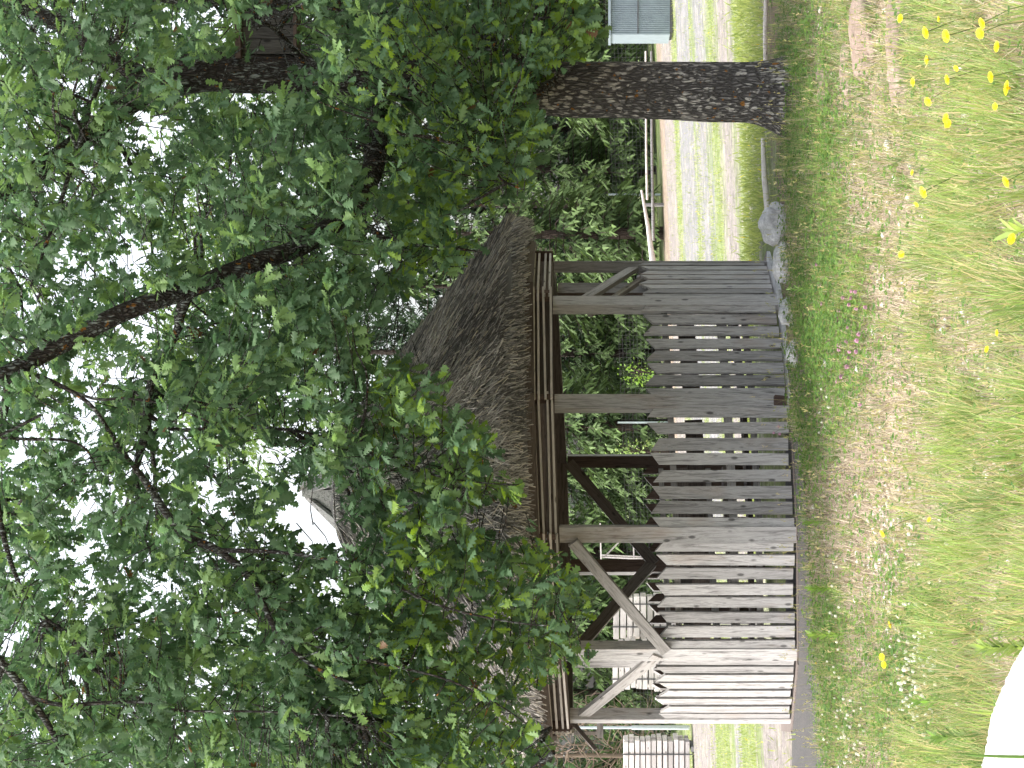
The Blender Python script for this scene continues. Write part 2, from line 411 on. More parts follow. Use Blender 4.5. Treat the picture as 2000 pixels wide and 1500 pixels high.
for k, th in enumerate(PK):
    if th in open_posts: continue
    b0 = ring(th, RP, 0.0); mb = MB()
    wdt = .142 + random.uniform(-.006, .008)
    hh = 2.14
    oriented_box(mb, b0 + Vector((0, 0, hh / 2)), (wdt, .112, hh), th, post_mats, .004)
    o = pbuild(mb, 'post', GB, org=b0)
    if th == 24: o['label'] = 'post with a rotten hole at its foot'
# rotten brown hole at the foot of one post
mb = MB(); q = ring(24, RP + .059, .11); oriented_box(mb, q, (.09, .012, .12), 24, 1, .012); pbuild(mb, 'rot_patch', GB, org=q)
# pickets
side_ids = [k for k in range(12) if PK[k] not in (114, 144)]
pn = 0
for k in side_ids:
    tha, thb = PK[k], PK[k] + 30; thm = tha + 15
    A = ring(tha, RP); B = ring(thb, RP)
    e = (B - A); e.z = 0; ln = e.length; e.normalize()
    out = Vector((math.sin(R_(thm)), -math.cos(R_(thm)), 0))
    nb = 8; g0 = .085; usable = ln - 2 * g0; pitch = usable / nb
    for i in range(nb):
        wd = .094 + random.uniform(-.006, .008)
        wd += .012; cen = .082 + (ln - .164) * i / (nb - 1)
        cen += random.uniform(-.006, .006)
        p = A + e * cen + out * .05; p.z = gz(p.x)
        h = 1.30 + random.uniform(-.018, .02); th_ = .028; sl = .085 + random.uniform(-.01, .01)
        z0 = .045 + random.uniform(0, .025)
        tipside = 1 if (i % 2 == 0) else -1
        lean = random.uniform(-.008, .008)
        ex = e; ey = -out
        def W(u, v, z): return p + ex * (u + lean * z) + ey * v + Vector((0, 0, z))
        vs = []
        for v in (-th_ / 2, th_ / 2):
            tl = h if tipside < 0 else h - sl; tr = h if tipside > 0 else h - sl
            vs += [W(-wd / 2, v, z0), W(wd / 2, v, z0), W(wd / 2, v, tr), W(-wd / 2, v, tl)]
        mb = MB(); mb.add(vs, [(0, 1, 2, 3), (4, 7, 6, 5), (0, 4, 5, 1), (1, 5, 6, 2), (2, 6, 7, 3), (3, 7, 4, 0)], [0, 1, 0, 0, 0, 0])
        pbuild(mb, 'picket', GB, org=p); pn += 1
    # rails and bench behind the pickets
    for (h, tk, hgt, off, nm, mats) in ((1.10, .05, .055, 0.005, 'rail', [M['greyx'], M['brownx']]), (.585, .05, .075, 0.005, 'rail', [M['greyx'], M['brownx']]), (.36, .04, .06, .005, 'rail', [M['greyx'], M['brownx']])):
        a = A - out * off + Vector((0, 0, h)) + e * .08; b = B - out * off + Vector((0, 0, h)) - e * .08
        mb = MB(); mb.bar(a, b, tk, hgt); o = mb.build(nm, mats[0], pav)
        mid = (a + b) / 2; o.data.transform(Matrix.Rotation(-math.atan2(e.y, e.x), 4, 'Z') @ Matrix.Translation(-mid)); o.rotation_euler = (0, 0, math.atan2(e.y, e.x)); o.location = mid - pav.location
    for (h, tk, hgt, off, nm) in ((.88, .04, .16, .30, 'bench_back'), (.42, .34, .04, .30, 'bench_seat')):
        a = A - out * off + Vector((0, 0, h)) + e * .11; b = B - out * off + Vector((0, 0, h)) - e * .11
        mb = MB(); mb.bar(a, b, tk, hgt); o = mb.build(nm, M['brownx'], pav)
        mid = (a + b) / 2; o.data.transform(Matrix.Rotation(-math.atan2(e.y, e.x), 4, 'Z') @ Matrix.Translation(-mid)); o.rotation_euler = (0, 0, math.atan2(e.y, e.x)); o.location = mid - pav.location
# ring beams, battens and fascia
def side_bar(tha, thb, r, h, w_, hg, name, mat, ext=0.0, dz=0.0):
    a = ring(tha, r, h); b = ring(thb, r, h + dz); d_ = (b - a).normalized(); a -= d_ * ext; b += d_ * ext
    mid = (a + b) / 2; ang = math.atan2(d_.y, d_.x)
    mb = MB(); mb.bar(a, b, w_, hg); o = mb.build(name, mat, pav)
    o.data.transform(Matrix.Rotation(-ang, 4, 'Z') @ Matrix.Translation(-mid)); o.rotation_euler = (0, 0, ang); o.location = mid - pav.location
    return o
for k, th in enumerate(PK):
    if th == 144: continue
    nx_ = th + (60 if th == 114 else 30)
    side_bar(th, nx_, RP - .005 + (.0 if th != 114 else 0), 2.245, .13, .20, 'ring_beam', M['brownx'], -.0)
for k, th in enumerate(PK):
    side_bar(th, th + 30, 2.50, 2.355, .05, .085, 'fascia_board', M['brownx'], -.004)
    if 100 < th < 200: continue
    for j, h in enumerate((2.165, 2.215, 2.272, 2.318)):
        side_bar(th, th + 30, 2.40 + .035 * (k % 2), h + random.uniform(-.004, .004), .028, .020, 'batten', M['batten'], .055 + (.08 if th == 234 else 0) - .02 * (k % 2), random.uniform(-.014, .008))
# little blocks that carry the battens
for th in PK:
    if 100 < th < 200: continue
    mb = MB(); oriented_box(mb, ring(th, 2.37, 2.24), (.05, .11, .19), th, 0); pbuild(mb, 'batten_block', [M['brown']], org=ring(th, 2.37, 2.24))
# braces
def brace(p, q, w_=.115, t=.045, mats=GB, inner=False, label=None):
    """flat plank standing on edge; wide face turned to the camera side"""
    d_ = (q - p); l = d_.length; d_.normalize()
    cpt = Vector((XC, DC, 0)); mid = (p + q) / 2
    inn = Vector((cpt.x - mid.x, cpt.y - mid.y, 0)); inn -= d_ * inn.dot(d_); inn.normalize()
    up = inn.cross(d_)
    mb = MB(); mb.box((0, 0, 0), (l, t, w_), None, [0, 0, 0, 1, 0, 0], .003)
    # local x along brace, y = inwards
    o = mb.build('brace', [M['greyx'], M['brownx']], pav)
    o.matrix_local = Matrix.Translation(mid - pav.location) @ Matrix((d_, inn, d_.cross(inn))).transposed().to_4x4()
    if label: o['label'] = label
    return o
def lerp(a, b, t): return a * (1 - t) + b * t
f = RP + .02
brace(ring(-6, f + .07, 2.02) + Vector((-.06, 0, 0)), lerp(ring(-6, f, 1.22), ring(-36, f + .07, 1.22), .95), .098)
brace(ring(-66, f, 2.05), ring(-36, f + .03, 1.30), .10)
brace(ring(54, f - .02, 1.92), ring(84, f - .02, 1.32), .10)
brace(ring(54, f - .13, 1.80), ring(84, f - .13, 1.25), .05)
b2 = RP - .12
brace(ring(174, b2, 2.12), ring(204, b2, 1.22), .12)
brace(ring(234, b2, 2.10), ring(204, b2, 1.25), .12)
# bracket frame and loose stick at the left-hand corner
mb = MB(); a = P(1112, 1404, 20.7); b = P(1176, 1432, 20.7)
mb.bar(P(1110, 1432, 20.75), P(1172, 1432, 20.75), .035, .03); mb.bar(P(1172, 1400, 20.75), P(1172, 1441, 20.75), .05, .065)
pbuild(mb, 'bracket', [M['greyx']], org=a)
mb = MB(); mb.bar(P(1112, 1404, 20.4), P(1164, 1464, 20.2), .03, .04); pbuild(mb, 'loose_stick', [M['brownx']], org=P(1112, 1404, 20.4))
# timber and stone footing under the front pickets
ft = [(54, 84), (24, 54), (-6, 24), (-36, -6), (-66, -36), (-96, -66), (84, 114)]
for (a_, b_) in ft:
    mb = MB(); A = ring(a_, RP + .06, -.03); B = ring(b_, RP + .06, -.03)
    mb.bar(A, B, .20, .13); o = mb.build('footing', M['stone'] if a_ in (24, 54) else M['brownx'], pav); o.location = -pav.location
    o.data.transform(Matrix.Translation((0, 0, 0)))
# floor of trodden earth inside
# thatch roof
def thatch():
    prof = [(2.40, 2.40), (2.60, 2.385), (2.685, 2.42), (2.72, 2.50), (2.66, 2.60), (2.3, 2.915), (1.8, 3.33), (1.3, 3.735), (.9, 4.06), (.5, 4.37), (.15, 4.5)]
    seg = 72; V = []; C = []
    pts = []
    for i in range(len(prof) - 1):
        n = max(1, int(math.hypot(prof[i + 1][0] - prof[i][0], prof[i + 1][1] - prof[i][1]) / .12))
        for j in range(n): t = j / n; pts.append((prof[i][0] * (1 - t) + prof[i + 1][0] * t, prof[i][1] * (1 - t) + prof[i + 1][1] * t))
    pts.append(prof[-1])
    # underside
    under = [(.15, 4.2), (1.2, 3.4), (2.35, 2.40)]
    allp = under + pts
    for (r, z) in allp:
        for j in range(seg):
            t = 2 * math.pi * j / seg
            rr = r + (.035 * noise.noise(Vector((math.cos(t) * 4, math.sin(t) * 4, z * 2.2))) if r > .3 else 0)
            X = rr * math.sin(t); V.append((X, -rr * math.cos(t), z + SL * X + .02 * noise.noise(Vector((math.cos(t) * 3, math.sin(t) * 3, 7)))))
    nr = len(allp); Fq = [(i * seg + j, i * seg + (j + 1) % seg, (i + 1) * seg + (j + 1) % seg, (i + 1) * seg + j) for i in range(nr - 1) for j in range(seg)]
    base = (np.array(V), [np.array(Fq)], np.tile(np.array([[.17, .163, .158]]), (len(V), 1)))
    # reed stubs, layer on layer
    n = 58000
    u = rng.random(n); r = np.sqrt(.45 ** 2 + u * (2.70 ** 2 - .45 ** 2)); r[:9000] = 2.65; th = rng.uniform(-math.pi, math.pi, n)
    keep = (np.cos(th) > -.35) | (rng.random(n) < .35); r = r[keep]; th = th[keep]; n = len(r)
    pr = np.array(prof[4:]); o_ = np.argsort(pr[:, 0]); z = np.interp(r, pr[o_, 0], pr[o_, 1])
    eave = r > 2.60; z = np.where(eave, 2.40 + rng.random(n) * .26, z)
    r = np.where(eave, np.interp(z, [2.385, 2.42, 2.50, 2.60, 2.67], [2.60, 2.685, 2.72, 2.66, 2.58]) - .01 + .02 * rng.random(n), r)
    rad = np.stack([np.sin(th), -np.cos(th), np.zeros(n)], 1); tan = np.stack([np.cos(th), np.sin(th), np.zeros(n)], 1)
    slope = np.array([.775, 0, -.632])
    d = rad * .775 + np.array([0, 0, -.632]); nrm = rad * .632 + np.array([0, 0, .775])
    d = unit(d + tan * rng.normal(0, .28, n)[:, None] + nrm * (rng.random(n) * .30 - .02)[:, None])
    d = np.where(eave[:, None], unit(rad * .42 + np.array([0, 0, -.85]) + tan * rng.normal(0, .25, n)[:, None]), d)
    pos = rad * r[:, None] + np.array([0, 0, 1]) * z[:, None] + nrm * .012; pos[:, 2] += SL * pos[:, 0]
    X, Y, Z = frames(d, nrm)
    tpl = (np.array([(-.5, 0, 0), (.5, 0, 0), (.42, 1, 0), (-.42, 1, 0), (0, 0, -.8), (0, 1, -.8)], float), [np.array([(0, 1, 2, 3), (1, 4, 5, 2), (4, 0, 3, 5)]), np.array([(3, 2, 5)])])
    wd = rng.uniform(.005, .012, n); ln = rng.uniform(.10, .30, n)
    ln = np.where(eave, ln * .38, ln)
    g = rng.random(n); patch = np.array([noise.noise(Vector((p[0] * 1.6, p[1] * 1.6, p[2] * 1.6))) for p in pos])
    k = np.clip(g ** 1.5 * .95 + patch * .5, 0, 1)[:, None]
    col = np.array([[.15, .146, .144]]) * (1 - k) + np.array([[.76, .72, .68]]) * k
    pale = rng.random(n) < .06; col[pale] = np.array([.66, .60, .50])
    st = scatter(tpl[0], tpl[1], pos, X, Y, Z, np.stack([wd, ln, wd], 1), col)
    V, Fs, C = merge([base, st])
    o = np_mesh('roof', V, Fs, M['thatch_straw'], C, pav)
    o.location = (0, 0, -pav.location.z + 0.0); o.location = (0, 0, gz(XC) - pav.location.z)
    return o
roof = thatch()
# the mesh above uses heights over the ground at the middle, plus the fall of the ground
capo = MB()
nb = 17
for i in range(nb):
    t0 = 2 * math.pi * (i - .33 - random.random() * .06) / nb; t1 = 2 * math.pi * (i + .33 + random.random() * .06) / nb; lift = .085 * (i % 2) + random.uniform(0, .03)
    zb = 4.12 + random.uniform(-.09, .07); rb = .64
    tm = (t0 + t1) / 2
    def cp(t, r, z): return Vector((r * math.sin(t), -r * math.cos(t), z))
    top = cp(tm, .02, 4.735 + random.uniform(-.03, .02))
    a = cp(t0, rb, zb + lift); b = cp(t1, rb, zb + lift)
    nrm = Vector((math.sin(tm), -math.cos(tm), 1)).normalized() * .03
    zt = 4.69 + random.uniform(-.04, .07) + lift * .6; ta = cp(tm - .5, .055, zt); tb = cp(tm + .5, .055, zt)
    vs = [a, b, tb, ta, a - nrm, b - nrm, tb - nrm, ta - nrm]
    capo.add(vs, [(0, 1, 2, 3), (7, 6, 5, 4), (0, 4, 5, 1), (1, 5, 6, 2), (2, 6, 7, 3), (3, 7, 4, 0)])
c_ = capo.build('roof_cap', M['cap'], roof)
mb = MB(); mb.tube([(0, 0, 4.05), (0, 0, 4.62)], [.60, .03], 24); mb.build('cap_dark_backing', M['brown'], roof)  # dark cone added under the boards to darken the slots between them
# ------------------------------------------------------------------ oak
def cr(pts, sub=4):
    """Catmull-Rom through (Vector, radius)"""
    P_ = [Vector((*p, r)) for p, r in pts]; out = []
    for i in range(len(P_) - 1):
        a = P_[max(i - 1, 0)]; b = P_[i]; c = P_[i + 1]; d = P_[min(i + 2, len(P_) - 1)]
        for j in range(sub):
            t = j / sub
            out.append(.5 * ((2 * b) + (c - a) * t + (2 * a - 5 * b + 4 * c - d) * t * t + (3 * b - a - 3 * c + d) * t ** 3))
    out.append(P_[-1]); return [Vector(o[:3]) for o in out], [o[3] for o in out]
def pp(lst): return [(P(x, y, D), r) for (x, y, D, r) in lst]
oak_base = G(1548, 180); DT = oak_base.y
oak = empty('oak_tree', oak_base, 'big oak with lichen-spotted trunk whose leafy boughs hang over the pavilion', 'tree')
skel = []
def limb(lst, name, seg=10, mat='bark_up', wob=.1, sub=5, parent=None):
    pts, rad = cr(pp(lst), sub); mb = MB()
    mb.tube(pts, rad, seg, 0, wob); mb.v = [tuple(Vector(v) - oak_base) for v in mb.v]
    o = mb.build(name, M[mat], parent or oak)
    for p, r in zip(pts, rad): skel.append(p)
    return o
# trunk with root flare
tp = [(1575, 182, DT, .31), (1545, 182, DT, .285), (1515, 180, DT, .262), (1460, 178, DT, .25), (1380, 178, DT, .25), (1300, 176, DT, .243), (1200, 175, DT, .238), (1100, 175, DT, .232), (1000, 166, DT, .22), (900, 157, DT, .205), (800, 152, DT, .19), (700, 149, DT, .18), (600, 144, DT, .175), (460, 141, DT, .18), (400, 138, DT, .178), (330, 155, DT, .165), (275, 180, DT, .15), (215, 228, DT, .13), (150, 282, DT - .2, .115), (80, 330, DT - .4, .105), (-60, 400, DT - .7, .09), (-250, 470, DT - 1, .06)]
pts, rad = cr(pp(tp), 8)
mb = MB(); seg = 40; vs = []
for i, (p, r) in enumerate(zip(pts, rad)):
    hgt = p.z - oak_base.z
    for j in range(seg):
        t = 2 * math.pi * j / seg; q = Vector((math.cos(t), math.sin(t), 0))
        rr = r * (1 + .07 * noise.noise(Vector((q.x * 1.5, q.y * 1.5, p.z * .8))) + .035 * noise.noise(Vector((q.x * 9, q.y * 9, p.z * 1.3))))
        if hgt < .45:
            fl = max(0, (.45 - hgt) / .45) ** 2
            rr += fl * (.15 * max(0, math.cos(t - math.pi + .3)) ** 2 + .07 * max(0, math.cos(3 * t + 1)))
        vs.append(p + q * rr - oak_base)
mb.add(vs, [(i * seg + j, i * seg + (j + 1) % seg, (i + 1) * seg + (j + 1) % seg, (i + 1) * seg + j) for i in range(len(pts) - 1) for j in range(seg)], 0, True)
mb.mi = [1 if i // seg > 72 else 0 for i in range(len(mb.f))]
mb.build('trunk', [M['bark'], M['bark_up']], oak)
skel += [p for p in pts if p.z > 3]
limb([(745, 150, DT, .11), (738, 190, DT, .12), (735, 240, DT, .10), (728, 330, DT - .3, .09), (680, 410, DT - .6, .082), (590, 480, DT - .9, .077), (500, 512, DT - 1.1, .075), (373, 563, DT - 1.3, .073), (240, 611, DT - 1.5, .072), (147, 659, DT - 1.6, .071), (27, 723, DT - 1.7, .068), (-120, 800, DT - 1.8, .065)], 'limb', 14)
limb([(1040, 160, DT, .10), (985, 125, DT + .1, .12), (930, 75, DT + .2, .115), (860, 45, DT + .4, .10), (740, 20, DT + .6, .095), (600, -2, DT + .7, .09), (450, -6, DT + .8, .085), (300, -14, DT + .9, .075), (100, -60, DT + 1, .06)], 'limb', 12)
limb([(300, 165, DT, .10), (245, 135, DT + .1, .10), (205, 105, DT + .1, .09), (160, 70, DT + .2, .08), (60, 20, DT + .3, .07), (-80, -40, DT + .4, .05)], 'limb', 10)
limb([(373, 563, DT - 1.3, .05), (352, 610, DT - 1.2, .045), (345, 650, DT - 1.1, .036), (300, 730, DT - 1.0, .034), (290, 790, DT - 1.0, .034), (280, 860, DT - 1.1, .032), (265, 915, DT - 1.2, .028)], 'branch', 8)
limb([(27, 723, DT - 1.7, .03), (75, 735, DT - 1.8, .022), (140, 765, DT - 1.9, .016), (185, 800, DT - 1.9, .016), (230, 870, DT - 1.8, .018), (265, 915, DT - 1.7, .022), (290, 950, DT - 1.7, .028), (330, 1010, DT - 1.7, .034), (368, 1050, DT - 1.7, .034), (425, 1075, DT - 1.8, .030), (490, 1130, DT - 1.9, .026), (515, 1180, DT - 2, .024), (545, 1240, DT - 2.1, .02), (610, 1300, DT - 2.2, .014), (690, 1335, DT - 2.3, .01)], 'branch', 8)
limb([(285, 805, DT - 1.0, .02), (335, 838, DT - 1.1, .018), (400, 838, DT - 1.1, .016), (500, 835, DT - 1.2, .014), (620, 850, DT - 1.5, .012), (760, 900, DT - 1.8, .01), (880, 935, DT - 2, .007), (1030, 950, DT - 2.1, .004)], 'branch', 7)
limb([(-60, 1240, DT - 2, .035), (0, 1290, DT - 2.1, .03), (55, 1360, DT - 2.2, .028), (100, 1425, DT - 2.2, .024), (118, 1480, DT - 2.2, .02), (140, 1560, DT - 2.2, .018)], 'branch', 8)
limb([(55, 1360, DT - 2.2, .018), (120, 1377, DT - 2.2, .017), (200, 1373, DT - 2.2, .015), (290, 1372, DT - 2.2, .012), (352, 1388, DT - 2.2, .01), (520, 1390, DT - 2.2, .008), (700, 1400, DT - 2.3, .006)], 'branch', 7)
limb([(80, 810, DT - 1.9, .012), (0, 850, DT - 1.9, .012), (-50, 860, DT - 1.9, .012)], 'branch', 6)
limb([(0, 855, DT - 1.7, .012), (60, 858, DT - 1.7, .012), (130, 860, DT - 1.7, .010), (170, 880, DT - 1.7, .008), (190, 920, DT - 1.7, .007)], 'branch', 6)
limb([(75, 735, DT - 1.8, .012), (180, 778, DT - 1.8, .011), (250, 778, DT - 1.8, .010), (330, 792, DT - 1.8, .009), (420, 830, DT - 1.8, .007)], 'branch', 6)
limb([(1085, 160, DT - .2, .04), (1000, 200, DT - .7, .03), (960, 260, DT - 1.1, .022), (970, 340, DT - 1.4, .012), (1020, 370, DT - 1.5, .006)], 'branch', 6)
limb([(680, 410, DT - .6, .03), (760, 470, DT - .9, .022), (850, 480, DT - 1.1, .014), (940, 492, DT - 1.2, .007)], 'branch', 6)
limb([(425, 1075, DT - 1.8, .02), (560, 1080, DT - 2.1, .014), (700, 1110, DT - 2.3, .011), (850, 1180, DT - 2.4, .009), (1000, 1215, DT - 2.4, .007), (1120, 1225, DT - 2.4, .004)], 'branch', 6)
limb([(545, 1240, DT - 2.1, .014), (720, 1290, DT - 2.3, .011), (880, 1330, DT - 2.4, .008), (1010, 1400, DT - 2.4, .005), (1080, 1470, DT - 2.4, .004)], 'branch', 6)
limb([(250, 20, DT, .03), (180, 200, DT - .9, .022), (110, 420, DT - 1.4, .016), (60, 560, DT - 1.6, .010)], 'branch', 6)
limb([(600, 130, DT - .1, .03), (540, 60, DT - .6, .02), (500, 40, DT - .8, .012)], 'branch', 6)
limb([(27, 723, DT - 1.7, .04), (-10, 900, DT - 1.6, .03), (10, 1060, DT - 1.6, .022), (60, 1180, DT - 1.5, .014), (140, 1240, DT - 1.5, .008)], 'branch', 6)
# foliage: density of leaf sprays over the crown, rows every 150 px to the left, columns every 150 px downwards
DEN = np.array([
 [1.0, 1.0, .9, .85, 1.1, 1.0, .9, .85, .6, 0],
 [1.0, .95, .6, .45, .7, 1.0, .9, .75, .2, 0],
 [1.0, .85, .6, .8, 1.0, 1.1, 1.1, .85, 0, 0],
 [.9, .75, .75, .9, 1.1, 1.0, .8, .15, 0, 0],
 [.8, .65, .65, .85, 1.0, .6, .12, 0, 0, 0],
 [.75, .65, .75, .85, .85, .6, .15, 0, 0, 0],
 [.7, .7, .7, .65, .5, .8, .5, .3, 0, 0],
 [.75, .65, .7, .75, .5, .65, .5, .45, .2, 0],
 [.75, .65, .85, .95, .9, .75, .6, .6, .5, 0],
 [.85, .85, .95, 1.0, 1.0, .9, .65, .5, .1, 0],
 [.9, .95, 1, 1, 1, .9, .75, .55, .3, 0]])
BND = [(-100, 1215), (0, 1210), (60, 1215), (100, 1180), (130, 1135), (200, 1120), (240, 1095), (300, 1095), (340, 1075), (385, 1055), (410, 900), (445, 900), (475, 985), (510, 985), (530, 830), (570, 830), (600, 760), (680, 740), (705, 800), (740, 895), (790, 890), (815, 905), (835, 975), (875, 1000), (900, 975), (925, 985), (950, 1062), (972, 1040), (985, 930), (1010, 905), (1030, 960), (1060, 1010), (1080, 1100), (1120, 1125), (1150, 1180), (1200, 1188), (1225, 1150), (1255, 1160), (1280, 1192), (1300, 1120), (1330, 1090), (1365, 1050), (1400, 1050), (1440, 1075), (1480, 1115), (1520, 1135), (1700, 1135)]
by = np.array([b[0] for b in BND]); bx = np.array([b[1] for b in BND])
def den(x, y):
    i = min(max(y, 0), 1499.9) / 150; j = min(max(x, 0), 1349) / 150
    i0 = int(i); j0 = int(j); fi = i - i0; fj = j - j0
    v = (DEN[i0, j0] * (1 - fi) * (1 - fj) + DEN[i0 + 1, j0] * fi * (1 - fj) + DEN[i0, j0 + 1] * (1 - fi) * fj + DEN[i0 + 1, j0 + 1] * fi * fj)
    return v
sk = np.array([tuple(p) for p in skel])
sprays = []; inbare = []
tries = 0
HOLES = [(85, 25, 47, 31), (300, 275, 48, 45), (245, 270, 27, 23), (175, 330, 22, 35), (245, 410, 31, 23), (255, 510, 22, 19), (190, 525, 35, 23), (140, 505, 16, 17), (280, 640, 47, 25), (75, 725, 33, 20), (150, 705, 28, 23), (400, 640, 27, 23), (90, 820, 31, 20), (30, 900, 27, 27), (220, 755, 22, 16), (265, 855, 17, 20), (130, 1020, 31, 28), (165, 1080, 27, 23), (500, 890, 35, 43), (380, 700, 31, 17), (545, 890, 31, 25), (480, 960, 31, 23), (600, 1050, 45, 40), (40, 1130, 39, 23), (155, 1140, 28, 23), (10, 1260, 27, 35), (340, 1160, 31, 22), (630, 975, 62, 48), (665, 1050, 42, 40), (500, 250, 23, 17), (350, 45, 27, 23), (40, 235, 27, 17), (400, 960, 27, 20), (290, 965, 23, 22), (640, 1150, 39, 20), (445, 1010, 27, 20)]
# stretches of bark that stay in view
BARE = [(1200, 175, 75, 60), (470, 140, 90, 42), (380, 150, 50, 36), (525, 66, 60, 46), (240, 600, 55, 28), (60, 705, 60, 30), (470, 525, 70, 24), (740, 300, 30, 34), (330, 1010, 40, 18), (400, 1065, 35, 16), (280, 850, 26, 20), (350, 575, 45, 24), (1090, 175, 50, 25)]
while len(sprays) < 7000 and tries < 300000:
    tries += 1
    x = random.uniform(-170, 1215); y = random.uniform(-130, 1640)
    b = float(np.interp(y, by, bx)) - 38
    if x > b: continue
    dn = den(x, y)
    cl = noise.noise(Vector((x / 75, y / 75, 4.2))) + .5 * noise.noise(Vector((x / 33, y / 33, 9)))
    dn *= max(0.05, 1 + 1.25 * cl) if x < b - 70 else 1.0
    if x > b - 70: dn = max(dn, .65)
    if random.random() > dn / 1.5: continue
    if any(((x - hx) / (hr * .95)) ** 2 + ((y - hy) / (hs_ * .95)) ** 2 < 1 for hx, hy, hr, hs_ in HOLES): continue
    bare = any(((x - hx) / hr) ** 2 + ((y - hy) / hs_) ** 2 < 1 for hx, hy, hr, hs_ in BARE)
    if x > 560 and y > 560: D = random.uniform(14.6, 17.2)
    elif x > 800: D = random.uniform(15.2, 18.5)
    else: D = random.uniform(14.6, 20.5)
    if bare:
        if D < DT - .4 and random.random() < .93: D = DT + .8 + random.random() * 2
        elif D < DT + .3: D = DT + .5 + random.random() * 2
    sprays.append(P(x, y, D)); inbare.append(bare)
print('sprays', len(sprays), tries)
# extra sprays above and in front of the frame that shade the scene
for _ in range(220):
    t = random.uniform(0, 2 * math.pi); r = 5.8 * math.sqrt(random.random())
    z = random.uniform(7.2, 9.2)
    sprays.append(Vector((oak_base.x - 1.5 + r * math.cos(t), DT + r * math.sin(t) * .7, z)))
S = np.array([tuple(s) for s in sprays]); ns = len(S)
# direction: outwards from the nearest bough
near = np.zeros((ns, 3)); nd = np.zeros(ns)
for i in range(ns):
    d2 = ((sk - S[i]) ** 2).sum(1); j = int(np.argmin(d2)); near[i] = sk[j]; nd[i] = math.sqrt(d2[j])
tw = unit(S - near + rng.normal(0, .35, (ns, 3)))
tw = unit(tw + rng.normal(0, .45, (ns, 3)) + np.array([0, -.15, -.12]))
NL = 12
idx = np.repeat(np.arange(ns), NL); n = len(idx)
along = rng.random(n) ** .7
T = tw[idx]
rnd = unit(rng.normal(0, 1, (n, 3)))
side = unit(rnd - T * (rnd * T).sum(1, keepdims=True))
ld = unit(T * (.35 + .6 * along[:, None]) + side * rng.uniform(.5, 1.1, n)[:, None] + np.array([0, -.05, -.22]))
pos = S[idx] + T * ((along - .8) * .26)[:, None] + side * .015
up = unit(np.array([0, -.35, 1.0]) + rng.normal(0, .55, (n, 3)))
X, Y, Z = frames(ld, up)
size = rng.uniform(.07, .14, n)
wf = rng.uniform(.85, 1.15, n)
hue = rng.random(n)[:, None]; spr = rng.random(ns)[idx][:, None]
c1 = np.array([[.043, .082, .040]]); c2 = np.array([[.074, .122, .060]]); c3 = np.array([[.13, .19, .045]])
colr = c1 * (1 - hue) + c2 * hue
colr = colr * (1 - .35 * (spr > .72)) + c3 * .35 * (spr > .72)
colr *= 1.65 * (.8 + .4 * rng.random(n))[:, None] * (.85 + .3 * spr)
# young pale leaves on the outermost, lowest tips
tips = (S[:, 2] < 3.4)[idx] & (rng.random(n) < .22)
colr[tips] = np.array([.16, .25, .045])
brn = rng.random(n) < .0015; colr[brn] = np.array([.13, .075, .035])
st = scatter(LEAF[0], LEAF[1], pos, X, Y, Z, np.stack([size * wf, size, size], 1), colr)
o = np_mesh('crown', st[0] - np.array(oak_base), st[1], M['leaf'], st[2], oak)
# twigs that carry the sprays
tv = []; tf = []
def twigs(name, sel, rad, lmax):
    mb = MB()
    for i in sel:
        tip = Vector(S[i]) + Vector(tw[i]) * .06; back = Vector(near[i]) - Vector(S[i]); ln = min(back.length, lmax * random.uniform(.6, 1.1))
        if ln < .05: continue
        root = Vector(S[i]) - Vector(tw[i]) * .12; back.normalize()
        mid = root + back * ln * .45 + Vector([random.uniform(-.05, .05) for _ in range(3)]); end = root + back * ln + Vector([random.uniform(-.04, .04) for _ in range(3)])
        mb.tube([tip, root, mid, end], [.0015, .0028, .0045, rad], 3, cap=False)
    mb.v = [tuple(Vector(v) - oak_base) for v in mb.v]
    return mb.build(name, M['bark_up'], oak)
twigs('twigs', [i for i in range(ns) if S[i][2] < 7.2 and not (i < len(inbare) and inbare[i]) and rng.random() < .7], .006, .5)
# secondary boughs that link the crown
mb = MB()
for _ in range(150):
    i = random.randrange(ns)
    if S[i][2] > 7 or (i < len(inbare) and inbare[i]): continue
    a = Vector(near[i]); b = Vector(S[i]); l = (b - a).length
    if l < .4: continue
    pts = []; k = 7
    for j in range(k):
        t = j / (k - 1); q = a * (1 - t) + b * t
        amp = .14 * l * math.sin(math.pi * t)
        q += Vector((noise.noise(Vector((i * 3.1, j * .6, 0))), noise.noise(Vector((i * 3.1, j * .6, 5))), noise.noise(Vector((i * 3.1, j * .6, 9))))) * amp
        pts.append(q)
    r0 = .010 + .006 * min(l, 2)
    mb.tube(pts, [r0 * (1 - .75 * j / (k - 1)) for j in range(k)], 5, cap=False)
mb.v = [tuple(Vector(v) - oak_base) for v in mb.v]
mb.build('small_boughs', M['bark_up'], oak)

# nest box on the trunk
nb_o = P(578, 68, DT - .02)
nb = empty('nest_box', nb_o, 'old grey wooden nest box fixed high on the oak trunk', 'nest box')
def lb(name, boxes, mat, parent=nb):
    mb = MB()
    for c, s_ in boxes: mb.box(c, s_, None, 0, .003)
    return mb.build(name, M[mat], parent)
lb('wall', [((-.105, -.10, .215), (.098, .02, .43)), ((0, -.10, .215), (.10, .02, .43)), ((.105, -.10, .215), (.098, .02, .43)), ((-.165, 0, .215), (.02, .22, .43)), ((.165, 0, .215), (.02, .22, .43)), ((0, .10, .215), (.31, .02, .43))], 'nest')
lb('roof', [((0, -.03, .455), (.44, .34, .045))], 'brown')
lb('floor', [((0, 0, -.01), (.37, .25, .03))], 'brown')
mb = MB(); mb.tube([(.08, -.112, .33), (.08, -.117, .33)], [.035, .035], 14); mb.build('entrance_hole', M['wire'], nb)

